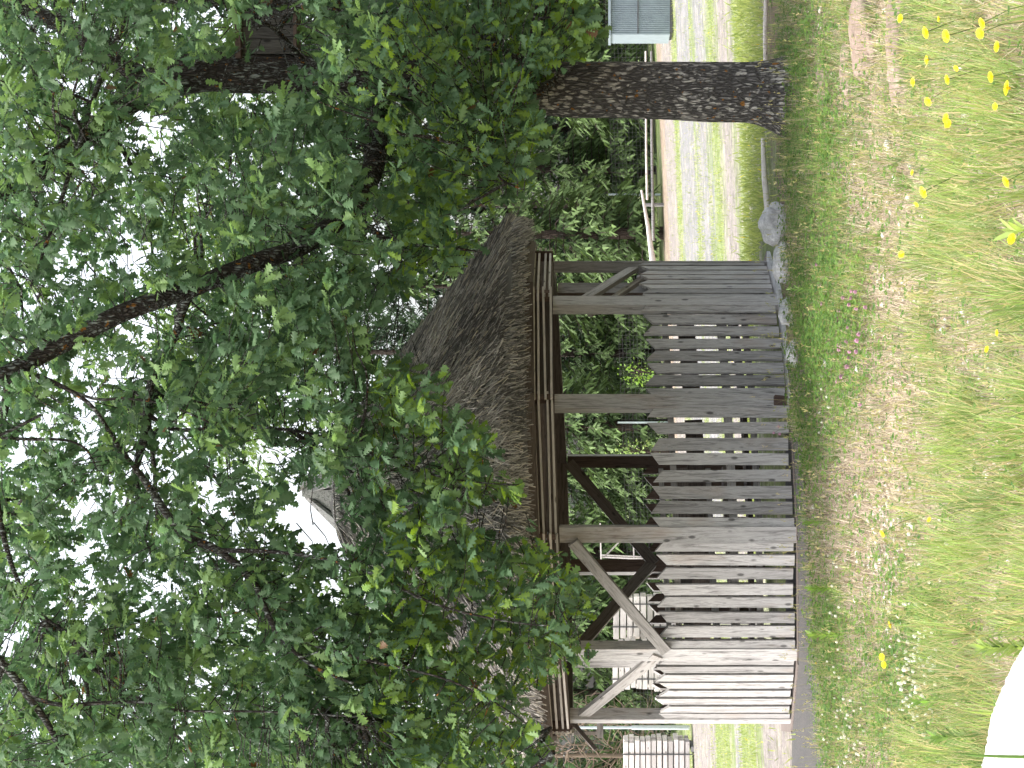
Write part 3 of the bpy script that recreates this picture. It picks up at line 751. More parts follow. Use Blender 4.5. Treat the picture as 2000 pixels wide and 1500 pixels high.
# ------------------------------------------------------------------ background trees
def conifer(name, H_, Rm, seed, tint):
    r_ = np.random.default_rng(seed)
    root = bpy.data.objects.new(name, None); link(root)
    mb = MB(); mb.tube([(0, 0, -.1), (.03, .02, H_ * .5), (0, 0, H_)], [.16, .10, .015], 8)
    pos = []; dr = []; sz = []; cl = []; br = mb
    z = .5
    while z < H_ - .1:
        Lb = Rm * (1 - z / H_) ** .75 * (.6 + .4 * min(1, z / 1.5))
        for b in range(int(r_.integers(5, 8))):
            a = r_.uniform(0, 2 * math.pi); l = Lb * r_.uniform(.65, 1.15); dx = math.cos(a); dy = math.sin(a)
            k = max(3, int(l / .095))
            br.tube([(0, 0, z), (dx * l * .5, dy * l * .5, z + .02 * l), (dx * l * .95, dy * l * .95, z - .18 * l)], [.018, .012, .004], 3, cap=False)
            for i in range(k):
                t = (i + .6) / k
                if t < .3 and r_.random() < .6: continue
                zz = z + .06 * l * t - .28 * l * t * t
                for s_ in (-1, 1, 0):
                    if r_.random() < .15: continue
                    px = dx * l * t + r_.normal(0, .05); py = dy * l * t + r_.normal(0, .05)
                    pos.append((px, py, zz + r_.normal(0, .03)))
                    dr.append((dx * .8 - dy * s_ * .8 + r_.normal(0, .2), dy * .8 + dx * s_ * .8 + r_.normal(0, .2), -.45 - .7 * r_.random() * (1 if s_ else .4)))
                    sz.append(r_.uniform(.13, .24) * (1.15 - .35 * z / H_)); cl.append(t)
        z += r_.uniform(.13, .21)
    pos = np.array(pos); dr = unit(np.array(dr)); sz = np.array(sz); cl = np.array(cl)[:, None]; n = len(pos)
    up = unit(np.array([0, 0, 1.0]) + r_.normal(0, .5, (n, 3))); X, Y, Z = frames(dr, up)
    col = np.array(tint[0])[None] * (1 - cl) + np.array(tint[1])[None] * cl
    col = col * r_.uniform(.7, 1.3, (n, 1))
    st = scatter(FROND[0], FROND[1], pos, X, Y, Z, sz, col)
    np_mesh('crown', st[0], st[1], M['needle'], st[2], root); br.build('trunk', M['bark_far'], root)
    print(name, n)
    return root
def copy_tree(o, parent=None):
    c = o.copy(); COL.objects.link(c); c.parent = parent
    for ch in list(o.children): copy_tree(ch, c)
    return c
tA = ((.03, .055, .022), (.10, .155, .052)); tB = ((.022, .042, .026), (.055, .092, .046))
protos = [conifer('thuja_tree', 8.5, 2.3, 1, tA), conifer('spruce_tree', 12, 2.6, 2, tB), conifer('thuja_tree', 6.0, 1.7, 3, tA)]
used = [0, 0, 0]
def place(k, x_, y_, s, lab, cat, grp):
    o = protos[k] if not used[k] else copy_tree(protos[k]); used[k] = 1
    o.location = (x_, y_, gz(x_) - .05); o.rotation_euler = (0, 0, random.uniform(0, 6.28)); o.scale = (s, s, s * random.uniform(.95, 1.08)); tag(o, lab, cat, grp)
def px2X(y, D): return (750 - y) / F * D
gf = 'bright green conifers in the front row behind the yard'; gb_ = 'dark spruces rising behind the front row'
for (y, D, k, s, lab) in [
    (-40, 58, 0, 1.0, 'green conifer behind the grey corrugated metal container'),
    (170, 57, 2, 1.1, 'low conifer directly behind the oak trunk'),
    (330, 59, 0, 1.05, 'bright green drooping conifer between the oak trunk and the thatched roof'),
    (455, 54.5, 2, 1.15, 'small yellow-green conifer beside the right eave of the thatched roof'),
    (560, 57, 2, 1.2, 'yellow-green conifer seen behind the right corner posts of the pavilion'),
    (690, 58, 0, .9, 'deep green conifer seen through the widest opening of the pavilion'),
    (830, 56.5, 2, 1.15, 'fluffy green conifer seen left of the broad middle post'),
    (935, 58, 0, .85, 'green conifer behind the reddish brown back post'),
    (1080, 58.5, 2, 1.25, 'conifer behind the pale wooden trestle'),
    (1225, 57.5, 2, 1.2, 'conifer behind the lumber stacks seen inside the pavilion'),
    (1350, 58, 0, .8, 'conifer seen between the left corner posts'),
    (1540, 62, 0, .8, 'conifer at the far left edge behind the bare brushwood')]:
    place(k, px2X(y, D), D, s, lab, 'tree', gf)
for (y, D, s, lab) in [
    (60, 66, 1.05, 'tall dark spruce behind the metal container'), (250, 65, 1.0, 'tall dark spruce to the left of the oak trunk'),
    (410, 67, .95, 'dark spruce behind the right end of the thatched roof'), (560, 64, 1.06, 'dark drooping spruce above the right slope of the roof'),
    (690, 66, 1.0, 'dark spruce touching the roof slope with sky gaps beside it'), (790, 65, .82, 'dark spruce behind the middle of the roof'), (950, 67, .66, 'short dark spruce behind the wooden roof cap'),
    (1100, 66, .62, 'dark spruce hidden behind the left slope of the roof'), (1240, 65, .64, 'dark spruce behind the left half of the roof'), (1390, 67, .66, 'dark spruce above the left eave'), (1500, 70, .72, 'dark spruce at the left edge of the photo'),
    (160, 70, .9, 'dark spruce straight behind the oak trunk'), (490, 71, .8, 'dark spruce deep behind the mesh fence'), (640, 71, 1.05, 'dark spruce deep behind the pavilion entrance')]:
    place(1, px2X(y, D), D, s, lab, 'tree', gb_)
# dark undergrowth that closes the view below the conifers
def leafy(name, base, H_, rx, ry, n, c1, c2, lab, cat, grp=None, sz=(.1, .2), low=0, trunk=True, tpl=SLEAF, mat='leaf'):
    root = empty(name, base, lab, cat, grp)
    r_ = np.random.default_rng(int(abs(base[0] * 13 + base[1] * 7)) + n)
    d = unit(r_.normal(0, 1, (n, 3))); rr = r_.random(n) ** .45
    nz = np.array([noise.noise(Vector(q) * 2.3) for q in d]); rr = rr * (1 + .45 * nz)
    pos = d * rr[:, None] * np.array([rx, ry, (H_ - low) / 2]) + np.array([0, 0, (H_ + low) / 2])
    keep = np.array([noise.noise(Vector(q) * (1.6 / max(rx, .5) * 1.3)) for q in pos]) > -.22
    pos = pos[keep]; pos[:, 2] = np.abs(pos[:, 2]); m = len(pos); d = d[keep]
    dr = unit(d + r_.normal(0, .7, (m, 3)) + np.array([0, 0, -.3])); X, Y, Z = frames(dr, unit(np.array([0, 0, 1.0]) + r_.normal(0, .6, (m, 3))))
    k = r_.random((m, 1)); col = np.array(c1)[None] * (1 - k) + np.array(c2)[None] * k
    st = scatter(tpl[0], tpl[1], pos, X, Y, Z, r_.uniform(*sz, m), col)
    np_mesh('crown', st[0], st[1], M[mat], st[2], root)
    if trunk:
        mb = MB(); mb.tube([(0, 0, -.1), (.05, 0, H_ * .4), (.02, .05, H_ * .8)], [.03 * H_ ** .5 + .02, .03 * H_ ** .5, .01], 7)
        for i in range(9):
            a = r_.uniform(0, 6.28); z = r_.uniform(.25, .6) * H_ if low < 2 else low + r_.uniform(.15, .45) * (H_ - low)
            mb.tube([(.04, 0, z), (math.cos(a) * rx * .45, math.sin(a) * ry * .45, z + H_ * .16), (math.cos(a) * rx * .8, math.sin(a) * ry * .8, z + H_ * .24)], [.012 * H_ ** .5, .008 * H_ ** .5, .004], 4)
        mb.build('trunk', M['bark_far'], root)
    return root
gl = 'broad-leaved trees standing in the distance behind the oak'
for (y, D, H_, rx, n, low, lab) in [(690, 61, 15.5, 3.6, 9000, 10, 'light green broad-leaved tree behind the oak boughs above the roof'), (1400, 62, 15, 3.8, 12000, 6, 'pale green broad-leaved tree behind the left boughs of the oak'),
    (60, 62, 17, 3.8, 13000, 3, 'broad-leaved tree at the right edge behind the nest box'), (400, 63, 16, 3.4, 9000, 8.5, 'broad-leaved tree seen between oak trunk and slanting limb')]:
    leafy('leafy_tree', (px2X(y, D), D, gz(px2X(y, D))), H_, rx, rx * .8, n, (.06, .11, .035), (.14, .21, .06), lab, 'tree', gl, (.16, .28), low, True, LEAF)
gu = 'dark bushes along the far edge of the yard'
for i, (y, D, h, rx, lab) in enumerate([(40, 63, 2.6, 2.4, 'dark bush behind the metal container'), (250, 62, 2.4, 2.0, 'dark bush beside the oak trunk behind the pole rail'), (420, 63, 2.4, 2.2, 'dark bush in the shade behind the wire mesh'), (620, 62, 2.6, 2.3, 'dark bush seen through the right bay of the pavilion'), (800, 62, 2.6, 2.2, 'dark bush seen through the middle bay of the pavilion'), (1000, 63, 2.5, 2.4, 'dark bush behind the trestle'), (1200, 63, 2.5, 2.3, 'dark bush behind the lumber stacks'), (1420, 64, 2.6, 2.4, 'dark bush behind the left corner post')]):
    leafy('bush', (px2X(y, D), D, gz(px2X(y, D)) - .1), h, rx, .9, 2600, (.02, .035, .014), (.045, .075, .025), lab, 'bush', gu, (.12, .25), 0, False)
# a light sapling right at the wire fence
leafy('sapling', (px2X(885, 52), 52, gz(-2)), 1.75, .35, .35, 260, (.16, .26, .08), (.28, .36, .14), 'pale leafy sapling beside the reddish back post', 'sapling', None, (.06, .12), .4, True)
leafy('sapling', (px2X(730, 50), 50, gz(-2)), 1.5, .32, .3, 240, (.14, .26, .05), (.22, .34, .08), 'small-leaved sapling to the right of the broad middle post', 'sapling', None, (.05, .1), .3, True)
# ------------------------------------------------------------------ things in the yard
def gp(y, D): X = px2X(y, D); return Vector((X, D, gz(X)))
# corrugated container at the right edge
b = gp(22, 42); cont = empty('metal_container', b, 'grey corrugated metal container at the right edge beyond the gravel', 'container')
mb = MB(); W_ = 1.7; Hh = 1.28; n = 40; vs = []; fs = []
x0 = -.46
for i in range(n * 4 + 1):
    u = x0 + i / (n * 4) * W_; yy = 0 if (i % 4) in (0, 1) else .025
    vs += [(u, yy, .06), (u, yy, Hh)]
fs = [(2 * i, 2 * i + 2, 2 * i + 3, 2 * i + 1) for i in range(n * 4)]
mb.add(vs, fs); mb.box((x0 - .012, .55, Hh / 2 + .03), (.02, 1.1, Hh - .06)); mb.box((x0 + W_ + .01, .55, Hh / 2 + .03), (.02, 1.1, Hh - .06)); mb.box((x0 + W_ / 2, 1.1, Hh / 2 + .03), (W_, .02, Hh - .06))
mb.build('wall', M['zinc'], cont)
mb = MB(); mb.box((x0 + W_ / 2, .55, Hh + .025), (W_ + .1, 1.2, .05)); mb.build('lid', M['zinc'], cont)
mb = MB(); mb.box((x0 + W_ / 2, .5, .03), (W_ - .06, 1.0, .055)); mb.build('base_frame', M['wire'], cont)
mb = MB(); mb.box((x0 + W_ / 2, -.012, .72), (W_, .012, .02)); mb.build('seam', M['wire'], cont)
# wire mesh fence
Dm = 55.5
fa = empty('mesh_fence', gp(500, Dm), 'wire mesh fence on thin grey steel posts along the trees', 'fence')
ref = Vector(fa.location)
for y in (150, 380, 610, 825, 1040, 1421 - 165):
    p = gp(y, Dm) - ref; mb = MB(); mb.tube([p, p + Vector((0, 0, 1.42))], [.03, .028], 8); mb.build('post', M['steel'], fa)
mb = MB(); pa = gp(-60, Dm) - ref; pb = gp(1560, Dm) - ref
for i in range(13):
    z = .1 + i * .1; mb.bar(pa + Vector((0, 0, z)), pb + Vector((0, 0, z)), .006, .006)
nn = int((pa - pb).length / .12)
for i in range(nn):
    q = pa.lerp(pb, i / nn); mb.bar(q + Vector((0, 0, .08)), q + Vector((0, 0, 1.3)), .005, .005, 0, (1, 0, 0))
mb.build('wire_mesh', M['wire'], fa)
# pale pole rail and the leaning pole
ra = empty('pole_rail', gp(300, 53), 'pale peeled pole rail on short posts left of the oak trunk', 'fence'); ref = Vector(ra.location)
def rel(v): return v - ref
mb = MB(); mb.tube([rel(P(1261, 100, 53.2)), rel(P(1262, 300, 53)), rel(P(1264, 390, 52.9)), ], [.022, .026, .03], 8); mb.build('rail', M['pale'], ra)
mb = MB(); mb.tube([rel(P(1272, 100, 53.2)), rel(P(1273, 300, 53)), rel(P(1276, 470, 52.9)), ], [.03, .035, .04], 8); mb.build('rail', M['cap'], ra)
for y in (150, 400):
    q = gp(y, 53.1) - ref; mb = MB(); mb.tube([q, q + Vector((0, 0, .55))], [.05, .045], 8); mb.build('post', M['cap'], ra)
lo = empty('leaning_pole', gp(440, 52), 'thick pale pole leaning down towards the pavilion in front of the wire mesh', 'pole'); ref = Vector(lo.location)
mb = MB(); mb.tube([rel(P(1253, 372, 52.6)), rel(P(1265, 440, 52)), rel(P(1276, 520, 51))], [.03, .05, .085], 9, 0, .1); mb.build('trunk_pole', M['pale'], lo)
# slim metal pole at the left
p = gp(1421, 49); q = empty('metal_pole', p, 'slim pale blue metal pole just left of the pavilion', 'pole')
mb = MB(); mb.tube([(0, 0, 0), (0, 0, 1.4)], [.055, .055], 10); mb.build('lower_tube', M['steel'], q)
mb = MB(); mb.tube([(0, 0, 1.4), (0, 0, 2.75)], [.035, .035], 10); mb.build('upper_tube', M['steel'], q)
# lumber stacks
def stack(y0, y1, D, top, lab, layers, base_v=None, dep=.9):
    a = gp(y1, D); b = gp(y0, D); Wd = (b - a).length
    ctr = (a + b) / 2; root = empty('lumber_stack', ctr, lab, 'lumber stack', 'lumber stacks across the yard')
    H_ = P(top, (y0 + y1) / 2, D).z - ctr.z; th = (H_ - .1) / layers
    for s_ in (-.38, .38):
        mb = MB(); mb.box((s_ * Wd, 0, .04), (.12, dep, .09)); mb.build('bearer', M['cap'], root)
    for i in range(layers):
        mb = MB(); z = .1 + th * (i + .5); j = random.uniform(-.05, .05)
        yy = -dep / 2; row = MB()
        while yy < dep / 2 - .1:
            w_ = random.uniform(.12, .18); row.box((j + random.uniform(-.03, .03), yy + w_ / 2, z), (Wd + random.uniform(-.06, .05), w_ - .01, th * .80), None, 0, .006); yy += w_
        row.build('plank_layer', M['pale'], root)
    for s_ in (-.25, .3):
        mb = MB(); mb.box((s_ * Wd, -dep / 2 - .012, H_ / 2 + .03), (.03, .012, H_)); mb.build('strap', M['wire'], root)
    return root
stack(1443, 1560, 47.5, 1217, 'large pale lumber stack at the left edge beside the pavilion', 12)
stack(1255, 1343, 49, 1196, 'lumber stack seen between the two left front posts', 12)
stack(1160, 1240, 50, 1197, 'lumber stack seen behind the crossing braces', 10)
# trestle
tr = empty('wooden_trestle', gp(1062, 47), 'pale wooden trestle frame standing in the yard behind the pavilion', 'trestle'); ref = Vector(tr.location)
def tb(name, pairs, wd=.03):
    for a, b_, h in pairs:
        mb = MB(); mb.bar(rel(P(*a)), rel(P(*b_)), wd, h, 0, (0, 1, 0)); mb.build(name, M['pale'], tr)
tb('top_beam', [((1172, 1022, 47), (1174, 1096, 47), .15)])
tb('leg', [((1172, 1030, 47), (1345, 1024, 47), .06), ((1174, 1088, 47), (1345, 1096, 47), .06), ((1172, 1036, 47.6), (1345, 1030, 47.8), .06), ((1174, 1084, 47.6), (1345, 1092, 47.8), .06)])
tb('diagonal', [((1182, 1086, 47.1), (1236, 1032, 47.1), .05)])
tb('cross_rail', [((1236, 1026, 47.03), (1238, 1090, 47.03), .06), ((1300, 1026, 47.03), (1302, 1092, 47.03), .06)])
# bare brushwood at the left
bb = gp(1500, 56); br = empty('bare_brushwood', bb, 'tangle of bare brown branches under the far trees at the left edge', 'brushwood')
mb = MB()
for i in range(230):
    p = Vector((random.uniform(-1.6, 1.6), random.uniform(-.6, .6), random.uniform(.5, 4.2))); q = p.copy(); pts = [q.copy()]; d_ = Vector((random.gauss(0, 1), random.gauss(0, .5), random.gauss(-.1, .6))).normalized()
    for j in range(5): d_ = (d_ + Vector((random.gauss(0, .35), random.gauss(0, .35), random.gauss(-.05, .35)))).normalized(); q = q + d_ * .28; pts.append(q.copy())
    mb.tube(pts, [.018, .015, .012, .009, .007, .004], 4, cap=False)
mb.tube([(.3, 0, 0), (.35, 0, 2.5), (.3, .1, 5)], [.07, .06, .04], 8); mb.tube([(-.8, .3, 0), (-.75, .3, 2.5), (-.7, .3, 5)], [.08, .07, .04], 8)
m, nt_, b_, _ = new_mat('dry_twig'); b_.inputs['Base Color'].default_value = (.20, .15, .115, 1)
mb.build('twigs', m, br)

# ------------------------------------------------------------------ stones
def rock(name, c, size, mat, lab, cat, grp=None, seed=0, sub=4, rough=.18):
    import bmesh
    bm = bmesh.new(); bmesh.ops.create_icosphere(bm, subdivisions=sub, radius=1)
    for v in bm.verts:
        d = v.co.normalized(); k = 1 + rough * noise.noise(d * 1.6 + Vector((seed * 7.3, 0, 0))) * 1.6 + rough * .45 * noise.noise(d * 5 + Vector((0, seed * 3.1, 0))) + .1 * rough * noise.noise(d * 16)
        v.co = Vector((d.x * size[0], d.y * size[1], d.z * size[2])) * k
    me = bpy.data.meshes.new(name); bm.to_mesh(me); bm.free(); me.materials.append(mat)
    me.polygons.foreach_set('use_smooth', [True] * len(me.polygons))
    o = bpy.data.objects.new(name, me); link(o); o.location = c; tag(o, lab, cat, grp); o.rotation_euler = (0, 0, seed * 1.3); return o
def at(x, y, h=0, up=0): q = G(x, y, h); return Vector((q.x, q.y, q.z + up))
rock('boulder', at(1532, 440, 0, .07), (.24, .19, .15), M['stone'], 'pale grey rounded boulder beside the right corner of the pavilion', 'boulder', None, 1)
rock('boulder', at(1542, 512, 0, .05), (.20, .13, .10), M['stone'], 'flatter grey boulder half under the right pickets', 'boulder', None, 2)
rock('boulder', at(1552, 612, 0, .04), (.15, .10, .09), M['stone'], 'small grey stone at the foot of the right front pickets', 'stone', None, 3)
rock('boulder', at(1562, 690, 0, .03), (.18, .10, .08), M['stone'], 'rounded grey stone right of the rotten post foot', 'stone', None, 4)
rock('stone', at(1700, 60, 0, .02), (.30, .34, .09), M['redstone'], 'low brown stone at the right edge of the meadow', 'stone', None, 5)
rock('stone', at(1765, 70, 0, .0), (.17, .34, .09), M['redstone'], 'long reddish stone nearest the right picture edge', 'stone', None, 6)
rock('stone', at(1768, 150, 0, .01), (.17, .22, .07), M['redstone'], 'flat reddish stone amid yellow flowers', 'stone', None, 7)
rock('stone', at(1662, 130, 0, .01), (.16, .25, .06), M['redstone'], 'brown stone in the grass below the oak trunk', 'stone', None, 8)
rock('stone', at(1612, 165, 0, .01), (.20, .25, .05), M['redstone'], 'small brown stone just in front of the oak foot', 'stone', None, 9)
kb = empty('pale_pole', G(1503, 345), 'long pale pole lying in the weeds right of the boulder', 'pole')
mb = MB(); mb.tube([G(1500, 270) - kb.location + Vector((0, 0, .05)), Vector((0, 0, .05)), G(1508, 420) - kb.location + Vector((0, 0, .04))], [.02, .028, .03], 8, 0, .1); mb.build('log', M['pale'], kb)
kb = empty('pale_pole', G(1505, 60), 'pale pole lying in the weeds right of the oak trunk', 'pole')
mb = MB(); mb.tube([G(1507, -20) - kb.location + Vector((0, 0, .05)), Vector((0, 0, .05)), G(1503, 118) - kb.location + Vector((0, 0, .04))], [.018, .02, .018], 8, 0, .1); mb.build('log', M['pale'], kb)
# white block in the near left corner
wb = MB()
base = [P(2060, 1215, 7.4), P(2000, 1262, 7.6), P(1977, 1300, 7.65), P(1950, 1362, 7.7), P(1935, 1402, 7.75), P(1924, 1470, 7.8), P(1914, 1510, 7.8), P(1900, 1620, 7.8), P(1890, 1720, 7.8)]
top = []; 
for i in range(len(base) - 1):
    for j in range(10):
        t = j / 10; q = base[i].lerp(base[i + 1], t); q.z += .006 * noise.noise(Vector((i * 10 + j, 0, 0)) * .9); top.append(q)
vs = []; nT = len(top)
for q in top: vs.append(q)                                   # back upper edge
for q in top: vs.append(q + Vector((0, -.5, -.03)))          # front upper edge
for q in top: vs.append(Vector((q.x, q.y + .02, -.45)))
for q in top: vs.append(Vector((q.x, q.y - .52, -.45)))
fs = []
for i in range(nT - 1):
    fs += [(i, i + 1, nT + i + 1, nT + i), (i + 1, i, 2 * nT + i, 2 * nT + i + 1), (nT + i, nT + i + 1, 3 * nT + i + 1, 3 * nT + i)]
fs += [(0, nT, 3 * nT, 2 * nT), (nT - 1, 2 * nT - 1 + 0, 4 * nT - 1, 3 * nT - 1)]
wb.add(vs, fs); o = wb.build('stone_block', M['white']); tag(o, 'white stone block in the nearest left corner of the meadow', 'stone block')

# ------------------------------------------------------------------ meadow
def in_px(p):  # photo position of a world point
    return V0 + F * (CH - p[1 + 1]) / p[1], 750 - F * p[0] / p[1]
BL = (np.array([(-.5, 0, 0), (.5, 0, 0), (.42, .4, .03), (-.42, .4, .03), (.25, .75, .11), (-.25, .75, .11), (0, 1, .22)], float), [np.array([(0, 1, 2, 3), (3, 2, 4, 5)]), np.array([(5, 4, 6)])])
def zone_pts(n, d0=7.3, d1=17.9, margin=1.12):
    D = np.sqrt(rng.uniform(d0 ** 2, d1 ** 2, n)); y = rng.uniform(750 - 750 * margin, 750 + 750 * margin, n)
    X = (750 - y) / F * D; x = V0 + F * (CH - SL * X) / D
    return X, D, x, y
def nz(X, Y, s, o=0): return np.array([noise.noise(Vector((a * s, b * s, o))) for a, b in zip(X, Y)])
def smooth(a, b, v): t = np.clip((v - a) / (b - a), 0, 1); return t * t * (3 - 2 * t)
def pav_mask(X, D): return (X - XC) ** 2 + (D - DC) ** 2 > (RP + .12) ** 2
def trail(x, y):       # on the dark path?
    edge = np.interp(y, [880, 1000, 1150, 1240, 1370, 1500], [1576, 1580, 1588, 1594, 1604, 1618]); return (y > 860) & (x < edge)
zn = lambda X, D: np.array([.035 * noise.noise(Vector((a * .9, b * .9, 0))) + .012 * noise.noise(Vector((a * 4, b * 4, 3))) if b < 16.5 else 0 for a, b in zip(X, D)])
def green_w(x, y, X, D):
    """how lush the grass is at a place"""
    w_ = .22 + .65 * smooth(1790, 1850, x) + .65 * (1 - smooth(480, 700, y)) * (1 - smooth(1640, 1760, x) * .4) + .7 * smooth(1545, 1575, x) * (1 - smooth(1640, 1720, x)) * (y < 900)
    w_ += .8 * ((np.abs(x - 1625) < 30) & (y > 1130)) + .5 * smooth(1080, 1200, y) * smooth(1640, 1700, x) + .4 * smooth(1750, 1800, x) * smooth(1250, 1350, y)
    # bald, stony patches
    for (px_, py_, rx, ry) in ((1900, 130, 45, 60), (1905, 330, 32, 50), (1930, 720, 40, 70), (1960, 900, 40, 60), (1740, 1080, 50, 130), (1850, 560, 35, 60), (1960, 560, 30, 45), (1900, 1010, 40, 55), (1690, 400, 30, 60), (1830, 430, 25, 40), (1870, 1130, 40, 50), (1720, 1160, 40, 60), (1700, 890, 60, 60), (1660, 1000, 50, 80), (1770, 560, 40, 60), (1790, 760, 40, 60)):
        w_ *= 1 - .85 * np.exp(-(((x - px_) / rx) ** 2 + ((y - py_) / ry) ** 2))
    return w_
parts = []
def blades(n, kind):
    X, D, x, y = zone_pts(n)
    w_ = green_w(x, y, X, D); cn = nz(X, D, 2.6, 1.0); cn2 = nz(X, D, 8, 4.0)
    if kind == 'green': pr = w_ * np.clip(.34 + 2.6 * cn + 1.2 * cn2, .02, 1.5)
    elif kind == 'dry': pr = np.clip(.75 - .25 * w_ + .6 * cn2, .1, 1)
    k = (rng.random(n) < pr) & pav_mask(X, D) & ~trail(x, y)
    # keep the near white block clear
    k &= ~((y > 1240) & (D < 8.25))
    X = X[k]; D = D[k]; x = x[k]; y = y[k]; w_ = w_[k]; m = len(X)
    pos = np.stack([X, D, SL * X + zn(X, D) - .01], 1)
    a = rng.uniform(0, 2 * math.pi, m)
    if kind == 'green':
        tall = .75 + .7 * smooth(1760, 1900, x)
        ln = rng.gamma(6, .018, m) * tall + .03; wd = rng.uniform(.0022, .0055, m); leanv = rng.uniform(.05, .55, m)
        h = rng.random((m, 1)); patch = (nz(X, D, 1.3, 7)[:, None] + .5)
        ca = np.array([[.10, .155, .06]]); cb = np.array([[.25, .31, .13]])
        bright = np.clip(h * .6 + .5 * smooth(1760, 1900, x)[:, None] + .25 * patch - .1, 0, 1); col = ca * (1 - bright) + cb * bright
        dr_ = rng.random(m) < .26; col[dr_] = np.array([.42, .36, .20])
    else:
        ln = rng.uniform(.04, .19, m); wd = rng.uniform(.002, .004, m); leanv = rng.uniform(.15, 2.8, m)
        h = rng.random((m, 1)); col = np.array([[.20, .15, .11]]) * (1 - h) + np.array([[.56, .48, .36]]) * h
    d = unit(np.stack([np.cos(a) * leanv, np.sin(a) * leanv, np.ones(m)], 1)); up = unit(np.stack([np.cos(a), np.sin(a), -leanv * .0 - .3], 1)) + rng.normal(0, .2, (m, 3))
    Xa, Ya, Za = frames(d, up)
    return scatter(BL[0], BL[1], pos, Xa, Ya, Za, np.stack([wd, ln, ln], 1), col)
def tufts(nt_):
    X, D, x, y = zone_pts(nt_); w_ = green_w(x, y, X, D); cn = nz(X, D, 2.2, 11)
    k = (rng.random(nt_) < w_ * np.clip(.22 + 3.8 * cn, .01, 1.5) * np.clip(.32 + .68 * smooth(1740, 1850, x) + .8 * np.exp(-(((x - 1640) / 70) ** 2 + ((y - 600) / 170) ** 2)) + .5 * np.exp(-(((x - 1600) / 50) ** 2 + ((y - 250) / 220) ** 2)), 0, 1.1)) & pav_mask(X, D) & ~trail(x, y) & ~((y > 1240) & (D < 8.45))
    X = X[k]; D = D[k]; x = x[k]; m = len(X); nb = 34
    big = rng.uniform(.6, 1.45, m) * (.58 + .55 * smooth(1720, 1900, x)); tc = rng.random((m, 1)) ** .8; j = np.repeat(np.arange(m), nb); q = len(j)
    a = rng.uniform(0, 6.28, q); r = rng.random(q) * .05 * big[j]; px = X[j] + np.cos(a) * r; py = D[j] + np.sin(a) * r
    pos = np.stack([px, py, SL * px + zn(X, D)[j] - .005], 1); lean = rng.gamma(2, .11, q)
    d = unit(np.stack([np.cos(a) * lean, np.sin(a) * lean, np.ones(q)], 1)); Xa, Ya, Za = frames(d, np.stack([np.cos(a), np.sin(a), -.2 + 0 * a], 1) + rng.normal(0, .25, (q, 3)))
    ln = rng.uniform(.07, .24, q) * big[j]; wd = rng.uniform(.003, .0065, q)
    c = np.array([[.10, .16, .055]]) * (1 - tc) + np.array([[.31, .40, .13]]) * tc; c = c[j] * rng.uniform(.75, 1.2, (q, 1)); dr_ = rng.random(q) < .16; c[dr_] = np.array([.46, .39, .22])
    return scatter(BL[0], BL[1], pos, Xa, Ya, Za, np.stack([wd, ln, ln * rng.uniform(.6, 1.6, q)], 1), c)
g = merge([blades(95000, 'green'), tufts(5600)]); o = np_mesh('grass', g[0], g[1], M['grass'], g[2]); tag(o, 'uneven green grass of the meadow in front of the pavilion', 'grass', None, 'stuff')
g = blades(210000, 'dry'); o = np_mesh('dry_grass', g[0], g[1], M['strand'], g[2]); tag(o, 'dry straw and dead stalks on the meadow floor', 'dry grass', None, 'stuff')
# tall flowering stalks with seed heads
def stalks(n):
    X, D, x, y = zone_pts(n); k = (rng.random(n) < .3 + .7 * smooth(1700, 1850, x)) & pav_mask(X, D) & ~trail(x, y) & ~((y > 1240) & (D < 8.3)); X = X[k]; D = D[k]; m = len(X)
    pos = np.stack([X, D, SL * X], 1); a = rng.uniform(0, 6.28, m); le = rng.uniform(.03, .3, m)
    d = unit(np.stack([np.cos(a) * le, np.sin(a) * le, np.ones(m)], 1)); Xa, Ya, Za = frames(d, np.array([[0, -1.0, .1]]) + rng.normal(0, .3, (m, 3)))
    ln = rng.uniform(.18, .42, m); h = rng.random((m, 1)); col = np.array([[.22, .24, .08]]) * (1 - h) + np.array([[.42, .36, .19]]) * h
    s1 = scatter(BL[0], BL[1], pos, Xa, Ya, Za, np.stack([np.full(m, .0025), ln, ln], 1), col)
    tipp = pos + Ya * ln[:, None] + Za * (ln * .32)[:, None]; j = np.repeat(np.arange(m), 5); q = len(j)
    dd = unit(Ya[j] + rng.normal(0, .45, (q, 3))); X2, Y2, Z2 = frames(dd, np.array([[0, -1.0, .3]]) + rng.normal(0, .3, (q, 3)))
    s2 = scatter(SLEAF[0], SLEAF[1], tipp[j] - Ya[j] * rng.uniform(0, .05, q)[:, None], X2, Y2, Z2, np.stack([np.full(q, .008), rng.uniform(.015, .03, q), np.full(q, .01)], 1), np.repeat(col, 5, 0) * 1.15)
    return merge([s1, s2])
g = stalks(2600); o = np_mesh('seed_stalks', g[0], g[1], M['grass'], g[2]); tag(o, 'thin grass stalks with pale seed heads rising over the meadow', 'grass', None, 'stuff')
